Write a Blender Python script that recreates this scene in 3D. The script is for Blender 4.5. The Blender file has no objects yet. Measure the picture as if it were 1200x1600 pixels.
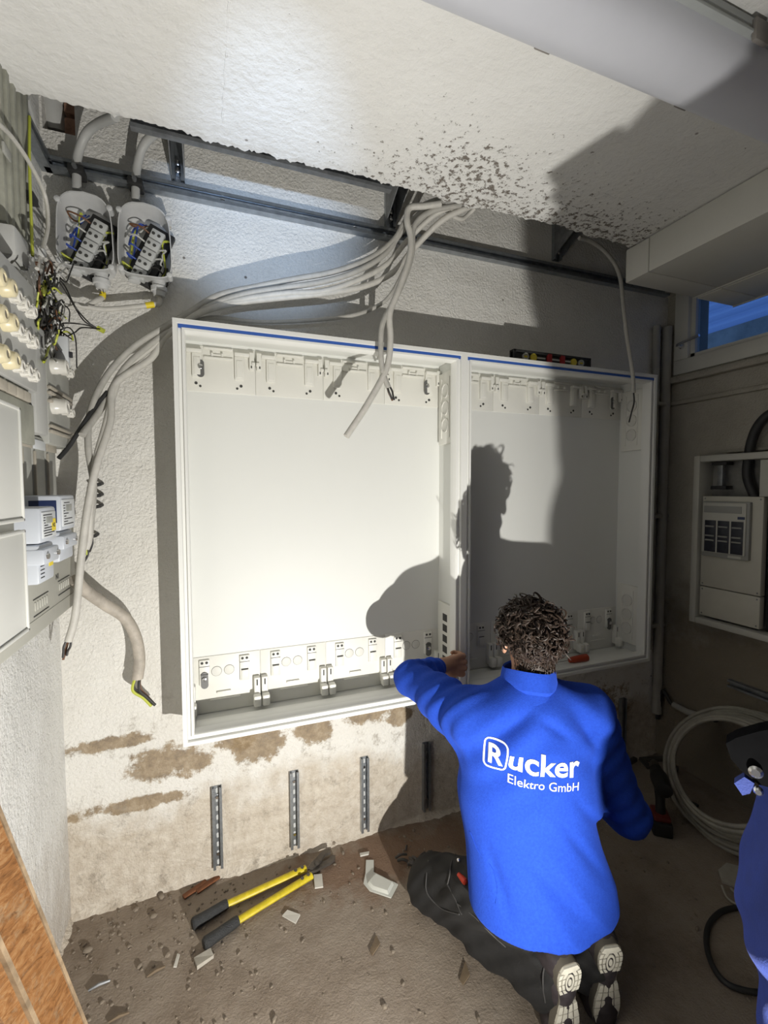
import bpy, bmesh, math, random
import numpy as np
from mathutils import Vector, Matrix
from mathutils.bvhtree import BVHTree
random.seed(7)
SC = bpy.context.scene
COL = SC.collection
R = math.radians
# ------------------------------------------------------------------ camera
F = 706.0
YAW, PITCH, ROLL = R(20.55), R(2.9), R(-0.16)
CAM = Vector((0.0, -1.8, 1.5))
_f = Vector((math.sin(YAW)*math.cos(PITCH), math.cos(YAW)*math.cos(PITCH), -math.sin(PITCH)))
_r0 = Vector((math.cos(YAW), -math.sin(YAW), 0)); _u0 = _r0.cross(_f)
_r = math.cos(ROLL)*_r0 + math.sin(ROLL)*_u0
_u = -math.sin(ROLL)*_r0 + math.cos(ROLL)*_u0
cam_data = bpy.data.cameras.new('camera'); cam = bpy.data.objects.new('camera', cam_data); COL.objects.link(cam)
cam_data.sensor_fit = 'VERTICAL'; cam_data.sensor_height = 36; cam_data.lens = F/1600*36
cam_data.clip_start = 0.02
cam.matrix_world = Matrix(((_r.x, _u.x, -_f.x, CAM.x), (_r.y, _u.y, -_f.y, CAM.y), (_r.z, _u.z, -_f.z, CAM.z), (0, 0, 0, 1)))
SC.camera = cam
SC.view_settings.view_transform = 'Standard'; SC.view_settings.look = 'None'
SC.view_settings.gamma = 1; SC.view_settings.use_curve_mapping = False
SC.view_settings.exposure = 0.08
# ------------------------------------------------------------------ light
wd = bpy.data.worlds.new('world'); SC.world = wd; wd.use_nodes = True
wb = wd.node_tree.nodes['Background']; wb.inputs[0].default_value = (0.20, 0.40, 1.0, 1); wb.inputs[1].default_value = 0.75
LAMP = Vector((0.50, -1.79, 0.45))
def spot(name, loc, target, power, color, size, blend, radius):
    d = bpy.data.lights.new(name, 'SPOT'); o = bpy.data.objects.new(name, d); COL.objects.link(o)
    d.energy = power; d.color = color; d.spot_size = R(size); d.spot_blend = blend; d.shadow_soft_size = radius
    o.location = loc; o.rotation_euler = (Vector(target) - Vector(loc)).to_track_quat('-Z', 'Y').to_euler()
    return o
# LED work light standing low on the floor beside the photographer
spot('work_light', LAMP, (-0.25, 0.0, 1.32), 142, (1.0, 0.975, 0.915), 140, 0.75, 0.009)
# head torch of the photographer, cool, aimed at the wall under the slab
spot('head_torch', (0.05, -1.86, 1.92), (0.20, -0.1, 2.47), 95, (0.52, 0.70, 1.0), 26, 1.0, 0.02)

# ------------------------------------------------------------------ helpers
def ray(px, py):
    return _r*((px-600)/F) + _u*(-(py-800)/F) + _f
def onY(px, py, y):
    r = ray(px, py); return CAM + r*((y-CAM.y)/r.y)
def onX(px, py, x):
    r = ray(px, py); return CAM + r*((x-CAM.x)/r.x)
def onZ(px, py, z):
    r = ray(px, py); return CAM + r*((z-CAM.z)/r.z)

BASE = {}
class MB:
    """collects geometry in world coordinates"""
    def __init__(s): s.v = []; s.f = []
    def add(s, vs, fs):
        n = len(s.v); s.v += [Vector(v) for v in vs]; s.f += [[i+n for i in f] for f in fs]; return s
    def box(s, a, b, bev=0.0, rot=None, piv=None):
        x0, x1 = sorted((a[0], b[0])); y0, y1 = sorted((a[1], b[1])); z0, z1 = sorted((a[2], b[2]))
        if bev <= 0:
            vs = [(x, y, z) for z in (z0, z1) for y in (y0, y1) for x in (x0, x1)]
            fs = [(0,2,3,1), (4,5,7,6), (0,1,5,4), (2,6,7,3), (0,4,6,2), (1,3,7,5)]
        else:
            bm = bmesh.new(); bmesh.ops.create_cube(bm, size=1)
            bmesh.ops.transform(bm, verts=bm.verts, matrix=Matrix.Translation(((x0+x1)/2, (y0+y1)/2, (z0+z1)/2)) @ Matrix.Diagonal((x1-x0, y1-y0, z1-z0, 1)))
            bmesh.ops.bevel(bm, geom=bm.edges[:], offset=min(bev, 0.45*min(x1-x0, y1-y0, z1-z0)), segments=2, affect='EDGES', profile=0.5)
            bm.verts.index_update()
            vs = [v.co.copy() for v in bm.verts]; fs = [[v.index for v in f.verts] for f in bm.faces]; bm.free()
        if rot is not None:
            p = Vector(piv) if piv is not None else Vector(((x0+x1)/2, (y0+y1)/2, (z0+z1)/2))
            vs = [p + rot @ (Vector(v)-p) for v in vs]
        return s.add(vs, fs)
    def tube(s, pts, r, n=10, cap=True, flat=1.0):
        pts = [Vector(p) for p in pts]; N = len(pts)
        rs = r if isinstance(r, (list, tuple)) else [r]*N
        t0 = (pts[1]-pts[0]).normalized()
        up = Vector((0,0,1)) if abs(t0.z) < 0.9 else Vector((1,0,0))
        a = t0.cross(up).normalized(); vs = []
        for i, p in enumerate(pts):
            t = (pts[min(i+1, N-1)]-pts[max(i-1, 0)])
            if t.length < 1e-9: t = t0
            t = t.normalized(); a = (a - t*a.dot(t)).normalized(); b = t.cross(a)
            for k in range(n):
                th = 2*math.pi*k/n; vs.append(p + (a*math.cos(th) + b*math.sin(th)*flat)*rs[i])
        fs = [(i*n+k, i*n+(k+1) % n, (i+1)*n+(k+1) % n, (i+1)*n+k) for i in range(N-1) for k in range(n)]
        if cap: fs += [tuple(range(n-1, -1, -1)), tuple((N-1)*n+k for k in range(n))]
        return s.add(vs, fs)
    def cyl(s, a, b, r, n=16): return s.tube([a, b], r, n)
    def lathe(s, o, axis, prof, n=20):
        """prof = [(along, radius)]"""
        o = Vector(o); ax = Vector(axis).normalized()
        a = ax.orthogonal().normalized(); b = ax.cross(a); vs = []
        for (h, r) in prof:
            for k in range(n):
                th = 2*math.pi*k/n; vs.append(o + ax*h + (a*math.cos(th)+b*math.sin(th))*max(r, 1e-5))
        m = len(prof)
        fs = [(i*n+k, i*n+(k+1) % n, (i+1)*n+(k+1) % n, (i+1)*n+k) for i in range(m-1) for k in range(n)]
        fs += [tuple(range(n-1, -1, -1)), tuple((m-1)*n+k for k in range(n))]
        return s.add(vs, fs)
    def prism(s, poly, d):
        """closed polygon (3D points) extruded by vector d"""
        d = Vector(d); p = [Vector(q) for q in poly]; n = len(p)
        vs = p + [q+d for q in p]
        fs = [tuple(range(n-1, -1, -1)), tuple(range(n, 2*n))] + [(i, (i+1) % n, n+(i+1) % n, n+i) for i in range(n)]
        return s.add(vs, fs)
    def sphere(s, c, r, n=12, m=8, sc=(1,1,1), rot=None):
        c = Vector(c); vs = []; 
        for i in range(m+1):
            ph = math.pi*i/m
            for k in range(n):
                th = 2*math.pi*k/n
                q = Vector((math.sin(ph)*math.cos(th)*sc[0], math.sin(ph)*math.sin(th)*sc[1], math.cos(ph)*sc[2]))*r
                if rot is not None: q = rot @ q
                vs.append(c+q)
        fs = [(i*n+k, (i+1)*n+k, (i+1)*n+(k+1) % n, i*n+(k+1) % n) for i in range(m) for k in range(n)]
        return s.add(vs, fs)
    def mesh(s, name, off=Vector((0,0,0)), smooth=True):
        me = bpy.data.meshes.new(name)
        me.from_pydata([tuple(v-off) for v in s.v], [], s.f); me.validate(); me.update()
        bm = bmesh.new(); bm.from_mesh(me); bmesh.ops.remove_doubles(bm, verts=bm.verts, dist=1e-6)
        bmesh.ops.recalc_face_normals(bm, faces=bm.faces); bm.to_mesh(me); bm.free()
        if smooth:
            me.shade_smooth(); me.set_sharp_from_angle(angle=R(38))
        return me

def setp(o, label=None, cat=None, group=None, kind=None):
    if label: o['label'] = label
    if cat: o['category'] = cat
    if group: o['group'] = group
    if kind: o['kind'] = kind
    return o
def thing(name, label, cat, base=(0,0,0), group=None):
    o = bpy.data.objects.new(name, None); COL.objects.link(o); o.location = base
    o.empty_display_size = 0.05
    BASE[o.name] = Vector(base)
    return setp(o, label, cat, group)
def link(name, me, mat, parent=None, loc=None):
    o = bpy.data.objects.new(name, me); COL.objects.link(o)
    if mat is not None and len(me.materials) == 0: me.materials.append(mat)
    if loc is not None: o.location = loc
    if parent is not None: o.parent = parent
    return o
def part(name, mb, mat, parent, smooth=True, label=None):
    """mesh built in world coordinates, child of parent"""
    b = BASE[parent.name]
    o = link(name, mb.mesh(name, b, smooth), mat, parent); BASE[o.name] = b
    if label: o['label'] = label
    return o
def pieces(name, mb, mat, parent, smooth=True):
    """split the collected geometry into its connected pieces, one part each"""
    n = len(mb.v); up = list(range(n))
    def find(a):
        while up[a] != a: up[a] = up[up[a]]; a = up[a]
        return a
    for f in mb.f:
        for i in f[1:]: up[find(f[0])] = find(i)
    groups = {}
    for f in mb.f: groups.setdefault(find(f[0]), []).append(f)
    out = []
    for fs in groups.values():
        idx = sorted({i for f in fs for i in f}); mp = {a: k for k, a in enumerate(idx)}
        m = MB(); m.add([mb.v[i] for i in idx], [[mp[i] for i in f] for f in fs]); out.append(part(name, m, mat, parent, smooth))
    return out
def inst(name, me, mat, parent, wloc, rot=None, scale=None):
    """shared mesh, local coordinates, at a world position, child of parent"""
    b = BASE[parent.name]
    o = link(name, me, mat, parent, Vector(wloc)-b); BASE[o.name] = Vector(wloc)
    if rot is not None: o.rotation_euler = rot
    if scale is not None: o.scale = scale
    return o
def solo(name, mb, mat, label=None, cat=None, group=None, kind=None, base=None, smooth=True):
    """a thing that is one mesh"""
    if base is None:
        base = Vector((sum(v.x for v in mb.v)/len(mb.v), sum(v.y for v in mb.v)/len(mb.v), min(v.z for v in mb.v)))
    if kind == 'structure': base = Vector((0,0,0))
    o = link(name, mb.mesh(name, Vector(base), smooth), mat, None, base); BASE[o.name] = Vector(base)
    return setp(o, label, cat, group, kind)
def spline(pts, n=8):
    """Catmull-Rom through points"""
    P = [Vector(p) for p in pts]; P = [P[0]*2-P[1]] + P + [P[-1]*2-P[-2]]; out = []
    for i in range(1, len(P)-2):
        for k in range(n):
            t = k/n
            out.append(0.5*((2*P[i]) + (P[i+1]-P[i-1])*t + (2*P[i-1]-5*P[i]+4*P[i+1]-P[i+2])*t*t + (3*P[i]-P[i-1]-3*P[i+1]+P[i+2])*t**3))
    out.append(P[-2]); return out

# ------------------------------------------------------------------ materials
MAT = {}
def mat(name, col, rough=0.6, metal=0.0, var=0.0, vscale=8.0, bump=0.0, bscale=60.0, bdist=0.01, col2=None, spec=0.5, emit=0.0, trans=0.0, alpha=1.0):
    m = bpy.data.materials.new(name); m.use_nodes = True; nt = m.node_tree; N = nt.nodes; L = nt.links
    b = N['Principled BSDF']; b.inputs['Base Color'].default_value = (*col, 1)
    b.inputs['Roughness'].default_value = rough; b.inputs['Metallic'].default_value = metal
    b.inputs['Specular IOR Level'].default_value = spec
    if trans: b.inputs['Transmission Weight'].default_value = trans
    if alpha < 1: b.inputs['Alpha'].default_value = alpha
    if emit: b.inputs['Emission Color'].default_value = (*col, 1); b.inputs['Emission Strength'].default_value = emit
    tc = N.new('ShaderNodeTexCoord')
    if var > 0 or col2 is not None:
        n = N.new('ShaderNodeTexNoise'); n.inputs['Scale'].default_value = vscale; n.inputs['Detail'].default_value = 6; n.inputs['Roughness'].default_value = 0.65
        L.new(tc.outputs['Object'], n.inputs['Vector'])
        r = N.new('ShaderNodeValToRGB'); L.new(n.outputs['Fac'], r.inputs['Fac'])
        c2 = col2 if col2 is not None else tuple(c*(1-var) for c in col)
        r.color_ramp.elements[0].position = 0.36; r.color_ramp.elements[0].color = (*c2, 1)
        r.color_ramp.elements[1].position = 0.62; r.color_ramp.elements[1].color = (*col, 1)
        L.new(r.outputs['Color'], b.inputs['Base Color'])
    if bump > 0:
        n2 = N.new('ShaderNodeTexNoise'); n2.inputs['Scale'].default_value = bscale; n2.inputs['Detail'].default_value = 4
        L.new(tc.outputs['Object'], n2.inputs['Vector'])
        bp = N.new('ShaderNodeBump'); bp.inputs['Strength'].default_value = bump; bp.inputs['Distance'].default_value = bdist
        L.new(n2.outputs['Fac'], bp.inputs['Height']); L.new(bp.outputs['Normal'], b.inputs['Normal'])
    MAT[name] = m; return m
class NT:
    """tiny node-graph helper for the larger surface materials"""
    def __init__(s, name, rough=0.9):
        s.m = bpy.data.materials.new(name); s.m.use_nodes = True; s.t = s.m.node_tree; s.N = s.t.nodes; s.L = s.t.links
        s.b = s.N['Principled BSDF']; s.b.inputs['Roughness'].default_value = rough; s.b.inputs['Specular IOR Level'].default_value = 0.25
        s.tc = s.N.new('ShaderNodeTexCoord').outputs['Object']; MAT[name] = s.m
    def noise(s, scale, detail=5, rough=0.6, vec=None, out='Fac', dist=0.0):
        n = s.N.new('ShaderNodeTexNoise'); n.inputs['Scale'].default_value = scale; n.inputs['Detail'].default_value = detail
        n.inputs['Roughness'].default_value = rough; n.inputs['Distortion'].default_value = dist
        s.L.new(vec or s.tc, n.inputs['Vector']); return n.outputs[out]
    def voronoi(s, scale, vec=None, out='Distance'):
        n = s.N.new('ShaderNodeTexVoronoi'); n.inputs['Scale'].default_value = scale; s.L.new(vec or s.tc, n.inputs['Vector']); return n.outputs[out]
    def ramp(s, fac, stops):
        r = s.N.new('ShaderNodeValToRGB'); s.L.new(fac, r.inputs['Fac']); e = r.color_ramp.elements
        while len(e) < len(stops): e.new(0.5)
        for i, (p, c) in enumerate(stops):
            e[i].position = p; e[i].color = (*c, 1) if isinstance(c, tuple) else (c, c, c, 1)
        return r.outputs['Color']
    def math(s, op, a, b=None, clamp=False):
        n = s.N.new('ShaderNodeMath'); n.operation = op; n.use_clamp = clamp
        for i, x in enumerate((a, b)):
            if x is None: continue
            if isinstance(x, (int, float)): n.inputs[i].default_value = x
            else: s.L.new(x, n.inputs[i])
        return n.outputs[0]
    def mix(s, fac, a, b, mode='MIX'):
        n = s.N.new('ShaderNodeMix'); n.data_type = 'RGBA'; n.blend_type = mode
        for i, x in ((0, fac), (6, a), (7, b)):
            if isinstance(x, tuple): n.inputs[i].default_value = (*x, 1)
            elif isinstance(x, (int, float)): n.inputs[i].default_value = x
            else: s.L.new(x, n.inputs[i])
        return n.outputs[2]
    def sep(s):
        n = s.N.new('ShaderNodeSeparateXYZ'); s.L.new(s.tc, n.inputs[0]); return n.outputs
    def ellipse(s, c, r, wob, amt=0.5):
        """1 inside a wobbly ellipsoid of world centre c, radii r"""
        mp = s.N.new('ShaderNodeMapping'); mp.vector_type = 'POINT'
        mp.inputs['Scale'].default_value = tuple(1/x for x in r); mp.inputs['Location'].default_value = tuple(-a/x for a, x in zip(c, r))
        s.L.new(s.tc, mp.inputs['Vector'])
        n = s.N.new('ShaderNodeVectorMath'); n.operation = 'LENGTH'; s.L.new(mp.outputs[0], n.inputs[0])
        d = s.math('ADD', n.outputs['Value'], s.math('MULTIPLY', s.math('SUBTRACT', wob, 0.5), amt*4))
        return d
    def bump(s, h, strength, dist=0.01, prev=None):
        n = s.N.new('ShaderNodeBump'); n.inputs['Strength'].default_value = strength; n.inputs['Distance'].default_value = dist
        s.L.new(h, n.inputs['Height'])
        if prev is not None: s.L.new(prev, n.inputs['Normal'])
        s.L.new(n.outputs[0], s.b.inputs['Normal']); return n.outputs[0]
    def color(s, c): s.L.new(c, s.b.inputs['Base Color'])

def wall_back_mat():
    t = NT('wall_back_plaster')
    x, y, z = t.sep()
    base = t.ramp(t.noise(2.2, 6, 0.7), [(0.3, (0.735, 0.71, 0.655)), (0.7, (0.83, 0.815, 0.775))])
    wob = t.noise(9, 8, 0.75); wob2 = t.noise(22, 6, 0.7)
    # damp, tan lower zone
    zz = t.math('ADD', z, t.math('MULTIPLY', t.math('SUBTRACT', t.noise(4.5, 6, 0.65), 0.5), 0.55))
    tan = t.ramp(wob2, [(0.35, (0.46, 0.385, 0.295)), (0.65, (0.66, 0.595, 0.50))])
    c = t.mix(t.ramp(zz, [(0.26, 0.85), (0.40, 0.0)]), base, tan)
    # peeled brown patches
    for cx, cz, rx, rz in ((-0.17, 0.49, 0.16, 0.075), (0.145, 0.50, 0.115, 0.09), (0.36, 0.52, 0.085, 0.08), (0.06, 0.53, 0.09, 0.05), (0.60, 0.54, 0.12, 0.05), (-0.36, 0.60, 0.14, 0.03), (0.75, 0.50, 0.06, 0.05), (1.25, 0.4, 0.3, 0.12), (1.8, 0.32, 0.3, 0.15), (-0.28, 0.36, 0.22, 0.03)):
        d = t.ellipse((cx, 0, cz), (rx, 1.0, rz), wob, 0.75)
        br = t.ramp(wob2, [(0.28, (0.15, 0.105, 0.065)), (0.5, (0.30, 0.22, 0.13)), (0.72, (0.46, 0.37, 0.26))])
        c = t.mix(t.ramp(d, [(0.72, 0.9), (0.95, 0.0)]), c, br)
    # grey dirt and flaked paint on the lower wall
    dirt = t.math('MULTIPLY', t.ramp(t.noise(13, 8, 0.8), [(0.54, 0.0), (0.66, 0.75)]), t.ramp(zz, [(0.55, 1.0), (0.85, 0.12)]))
    c = t.mix(dirt, c, (0.30, 0.26, 0.21))
    # small dark pock marks and hairline cracks
    pk = t.voronoi(7.0); c = t.mix(t.ramp(pk, [(0.028, 0.85), (0.045, 0.0)]), c, (0.12, 0.10, 0.08))
    t.color(c)
    n1 = t.bump(t.noise(95, 5, 0.6, dist=0.25), 0.85, 0.010)
    t.bump(t.noise(7, 3), 0.35, 0.03, n1)
    return t.m
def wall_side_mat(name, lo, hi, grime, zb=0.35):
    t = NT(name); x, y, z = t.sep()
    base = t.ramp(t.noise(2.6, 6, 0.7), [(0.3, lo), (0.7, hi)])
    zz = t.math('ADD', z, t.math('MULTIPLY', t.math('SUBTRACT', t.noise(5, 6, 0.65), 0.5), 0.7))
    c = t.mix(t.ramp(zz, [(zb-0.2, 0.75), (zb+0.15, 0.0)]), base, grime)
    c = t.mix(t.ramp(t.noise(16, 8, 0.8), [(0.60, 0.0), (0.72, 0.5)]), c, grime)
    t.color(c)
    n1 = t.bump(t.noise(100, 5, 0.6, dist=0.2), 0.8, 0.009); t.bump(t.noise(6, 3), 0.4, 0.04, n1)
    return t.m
def ceiling_mat():
    t = NT('ceiling_paint'); x, y, z = t.sep()
    c = t.ramp(t.noise(1.7, 6, 0.7), [(0.3, (0.76, 0.75, 0.72)), (0.7, (0.84, 0.835, 0.81))])
    # pitted band towards the broken edge
    band = t.ramp(t.math('ADD', y, t.math('MULTIPLY', t.math('SUBTRACT', t.noise(3.0, 4), 0.5), 0.5)), [(0.0, 0.0), (1.0, 1.0)])
    g = t.N.new('ShaderNodeMapRange'); g.inputs[1].default_value = -0.80; g.inputs[2].default_value = -0.45; t.L.new(t.math('ADD', y, t.math('MULTIPLY', t.math('SUBTRACT', t.noise(2.5, 4), 0.5), 0.6)), g.inputs[0])
    gx = t.N.new('ShaderNodeMapRange'); gx.inputs[1].default_value = 0.05; gx.inputs[2].default_value = 0.75; t.L.new(x, gx.inputs[0])
    near = t.math('MULTIPLY', g.outputs[0], gx.outputs[0], True)
    pits = t.noise(46, 5, 0.74)
    thr = t.math('ADD', pits, t.math('MULTIPLY', near, 0.17))
    pm = t.ramp(thr, [(0.68, 0.0), (0.73, 1.0)])
    c = t.mix(pm, c, (0.20, 0.175, 0.15))
    pk = t.voronoi(9.0); c = t.mix(t.ramp(pk, [(0.03, 0.8), (0.05, 0.0)]), c, (0.25, 0.22, 0.19))
    t.color(c)
    h = t.math('SUBTRACT', t.noise(46, 4, 0.6), t.math('MULTIPLY', pm, 0.8))
    n1 = t.bump(h, 0.4, 0.012); t.bump(t.noise(5, 3), 0.3, 0.03, n1)
    return t.m
def floor_mat():
    t = NT('floor_dust', 0.95)
    c = t.ramp(t.noise(3.2, 8, 0.72), [(0.3, (0.20, 0.155, 0.115)), (0.5, (0.285, 0.235, 0.185)), (0.72, (0.34, 0.29, 0.235))])
    c = t.mix(t.ramp(t.noise(45, 6, 0.8), [(0.58, 0.0), (0.75, 0.7)]), c, (0.12, 0.09, 0.065))
    c = t.mix(t.ramp(t.noise(120, 4, 0.8), [(0.6, 0.0), (0.78, 0.6)]), c, (0.5, 0.46, 0.4))
    d = t.ellipse((0.62, -0.14, 0), (0.55, 0.17, 1), t.noise(8, 6), 0.6)
    c = t.mix(t.ramp(d, [(0.5, 0.7), (1.0, 0.0)]), c, (0.20, 0.115, 0.07))
    t.color(c)
    n1 = t.bump(t.noise(130, 4, 0.7), 0.6, 0.006); t.bump(t.noise(14, 5), 0.35, 0.02, n1)
    return t.m
wall_back_mat(); ceiling_mat(); floor_mat()
wall_side_mat('wall_left_plaster', (0.73, 0.725, 0.695), (0.81, 0.81, 0.785), (0.50, 0.45, 0.39), 0.30)
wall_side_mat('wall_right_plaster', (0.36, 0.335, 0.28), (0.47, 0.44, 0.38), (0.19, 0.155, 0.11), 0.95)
mat('lacquer', (0.80, 0.80, 0.765), 0.33, var=0.02, vscale=3)
mat('lacquer_back', (0.785, 0.79, 0.755), 0.48, var=0.015, vscale=2, spec=0.35)
mat('cream_plastic', (0.80, 0.79, 0.73), 0.42, var=0.03)
mat('blue_strip', (0.035, 0.11, 0.42), 0.5)
mat('dark_hole', (0.06, 0.06, 0.055), 0.8)
mat('zinc', (0.42, 0.45, 0.48), 0.38, 0.85, var=0.25, vscale=30, bump=0.1, bscale=200)
mat('zinc_dull', (0.30, 0.31, 0.32), 0.55, 0.7, var=0.3, vscale=25)
mat('chrome', (0.75, 0.75, 0.76), 0.2, 1.0)
mat('cable_grey', (0.47, 0.455, 0.415), 0.55, var=0.16, vscale=35)
mat('cable_pale', (0.60, 0.58, 0.53), 0.55, var=0.14, vscale=30)
mat('cable_old', (0.50, 0.45, 0.385), 0.6, var=0.3, vscale=22)
mat('conduit_grey', (0.52, 0.52, 0.50), 0.5, var=0.1)
mat('black_rubber', (0.022, 0.022, 0.022), 0.55)
mat('wire_black', (0.025, 0.023, 0.022), 0.5)
mat('wire_brown', (0.16, 0.07, 0.03), 0.5)
mat('wire_blue', (0.03, 0.07, 0.35), 0.5)
mat('wire_green', (0.48, 0.52, 0.06), 0.5)
mat('wire_white', (0.6, 0.6, 0.57), 0.5)
mat('copper', (0.75, 0.35, 0.15), 0.35, 0.9)
# ------------------------------------------------------------------ room shell
XL, XR, YF, ZT = -0.5, 2.32, -3.6, 3.0
SLAB_Z, SLAB_Y = 2.5, -0.357
def sheet(mb, fn, nu, nv):
    vs = [fn(u/nu, v/nv) for v in range(nv+1) for u in range(nu+1)]
    fs = [(v*(nu+1)+u, v*(nu+1)+u+1, (v+1)*(nu+1)+u+1, (v+1)*(nu+1)+u) for v in range(nv) for u in range(nu)]
    return mb.add(vs, fs)
# back wall with the broken pipe opening near the top left
hx0, hx1, hz0 = onY(66, 190, 0).x, onY(117, 190, 0).x, onY(92, 206, 0).z
wb_ = MB()
wb_.box((XL-0.2, 0, -0.1), (XR+0.2, 0.2, hz0)); wb_.box((XL-0.2, 0, hz0), (hx0, 0.2, ZT)); wb_.box((hx1, 0, hz0), (XR+0.2, 0.2, ZT))
wb_.box((hx0, 0.17, hz0), (hx1, 0.2, ZT))
solo('wall_back', wb_, MAT['wall_back_plaster'], kind='structure', smooth=False)
solo('wall_left', MB().box((XL-0.2, YF, -0.1), (XL, 0, ZT)), MAT['wall_left_plaster'], kind='structure', smooth=False)
# right wall has the window opening
WY0, WY1, WZ0, WZ1 = -1.55, -0.05, 2.10, 2.62
wr = MB(); wr.box((XR, YF, -0.1), (XR+0.25, 0, WZ0)); wr.box((XR, YF, WZ1), (XR+0.25, 0, ZT))
wr.box((XR, YF, WZ0), (XR+0.25, WY0, WZ1)); wr.box((XR, WY1, WZ0), (XR+0.25, 0, WZ1))
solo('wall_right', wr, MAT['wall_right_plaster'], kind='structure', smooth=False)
solo('wall_front', MB().box((XL-0.2, YF-0.2, -0.1), (XR+0.25, YF, ZT)), MAT['wall_left_plaster'], kind='structure', smooth=False)
solo('floor', MB().box((XL-0.2, YF-0.2, -0.15), (XR+0.25, 0.2, 0)), MAT['floor_dust'], kind='structure', smooth=False)
# ceiling slab: underside with a broken, nibbled edge towards the back wall
cl = MB(); rnd = random.Random(3)
nx = 420
prof = []
for i in range(nx+1):
    x = XL + (XR-XL)*i/nx
    w = sum(math.sin(x*k+ph)*a for k, ph, a in ((9, .3, .006), (23, 1.1, .004), (57, 2.0, .003), (131, .7, .0022))) + rnd.uniform(-.0035, .0035)
    prof.append((x, w))
rows = [(-3.6, 0, 0), (-1.2, 0, 0), (-0.6, 0, 0), (-0.42, 0, 0.12), (-0.385, 0.001, 0.4), (-0.362, 0.004, 0.8), (-0.354, 0.016, 1.0), (-0.357, 0.040, 0.8), (-0.36, 0.10, 0.3), (-0.36, 0.45, 0)]
vs = []
for (y, dz, k) in rows:
    for (x, w) in prof: vs.append((x, y + w*k*1.3, SLAB_Z + dz - abs(w)*0.3*k + rnd.uniform(-.002, .002)*k))
n1 = nx+1
fs = [(j*n1+i, j*n1+i+1, (j+1)*n1+i+1, (j+1)*n1+i) for j in range(len(rows)-1) for i in range(nx)]
cl.add(vs, fs)
cl.box((XL-0.2, YF-0.2, ZT), (XR+0.25, 0.2, ZT+0.1))
o_c = solo('ceiling', cl, MAT['ceiling_paint'], kind='structure', smooth=True)
# form-work seams in the slab
def seam(px0, py0, px1, py1, w):
    a, b = onZ(px0, py0, SLAB_Z), onZ(px1, py1, SLAB_Z); d = (b-a).normalized(); s = Vector((-d.y, d.x, 0))*w
    pts = [a + (b-a)*t for t in np.linspace(0, 1, 14)]
    m = MB(); m.tube([p + s*rnd.uniform(-1, 1)*0.6 + Vector((0, 0, 0.0012)) for p in pts], [w*rnd.uniform(.5, 1.1) for _ in pts], 6)
    o = solo('trim_1', m, MAT['ceiling_paint'], kind='structure')
seam(357, 2, 348, 190, 0.0035); seam(934, 131, 850, 215, 0.002); seam(858, 92, 762, 210, 0.0014)

# lumpy plaster fillet where the walls meet the floor
fl = MB(); rf = random.Random(17); nf = 150
def fillet(p0, p1, out):
    vs = []; p0, p1, out = Vector(p0), Vector(p1), Vector(out)
    for i in range(nf+1):
        p = p0 + (p1-p0)*i/nf; w = .018 + .014*math.sin(i*.21+1)*math.sin(i*.067) + rf.uniform(-.006, .006); h = .020 + .016*math.sin(i*.13)*math.sin(i*.31+2) + rf.uniform(-.006, .006)
        w, h = max(w, .004), max(h, .004)
        vs += [p - out*.01 + Vector((0, 0, h+.012)), p + out*.001 + Vector((0, 0, h)), p + out*w*.45 + Vector((0, 0, h*.35)), p + out*w + Vector((0, 0, -.004))]
    fl.add(vs, [(4*i+k, 4*i+k+1, 4*i+5+k, 4*i+4+k) for i in range(nf) for k in range(3)])
fillet((XL, 0, 0), (XR, 0, 0), (0, -1, 0)); fillet((XL, -1.6, 0), (XL, 0, 0), (1, 0, 0))
solo('trim_5', fl, MAT['wall_back_plaster'], kind='structure')

# ------------------------------------------------------------------ window in the right wall
mat('pvc_white', (0.66, 0.65, 0.60), 0.4, var=0.05)
mat('glass', (0.55, 0.62, 0.66), 0.05, trans=1.0, spec=0.5); MAT['glass'].node_tree.nodes['Principled BSDF'].inputs['IOR'].default_value = 1.02
mat('outside_concrete', (0.50, 0.46, 0.36), 0.9, var=0.35, vscale=6)
mat('outside_corrugated', (0.55, 0.62, 0.75), 0.4)
mat('reveal_dark', (0.10, 0.105, 0.10), 0.8, var=0.3)
w1 = thing('window_1', None, None, (XR, -0.8, WZ0)); w1['kind'] = 'structure'
fw = 0.075
m = MB(); x0, x1 = XR-0.012, XR+0.06
for (a, b) in (((WY0, WZ0), (WY1, WZ0+fw)), ((WY0, WZ1-fw), (WY1, WZ1)), ((WY0, WZ0+fw), (WY0+fw, WZ1-fw)), ((WY1-fw, WZ0+fw), (WY1, WZ1-fw))):
    m.box((x0, a[0], a[1]), (x1, b[0], b[1]), 0.004)
pieces('window_frame', m, MAT['pvc_white'], w1)
m = MB()
for (a, b) in (((WY0+fw, WZ0+fw), (WY1-fw, WZ0+fw+.022)), ((WY0+fw, WZ1-fw-.022), (WY1-fw, WZ1-fw)), ((WY0+fw, WZ0+fw), (WY0+fw+.022, WZ1-fw)), ((WY1-fw-.022, WZ0+fw), (WY1-fw, WZ1-fw))):
    m.box((XR+.012, a[0], a[1]), (XR+.045, b[0], b[1]))
pieces('glazing_bead', m, MAT['pvc_white'], w1)
part('pane', MB().box((XR+.028, WY0+fw, WZ0+fw), (XR+.032, WY1-fw, WZ1-fw)), MAT['glass'], w1)
h0 = onX(1066, 541, XR-0.014)
m = MB(); m.lathe(h0+Vector((0,0,0)), (-1, 0, 0), [(0, .015), (.008, .015), (.010, .010), (.04, .008)], 16)
m.tube(spline([h0+Vector((-.036, 0, 0)), h0+Vector((-.04, -.012, .002)), h0+Vector((-.04, -.06, .010)), h0+Vector((-.04, -.115, .016))], 5), .0075, 10)
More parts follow.
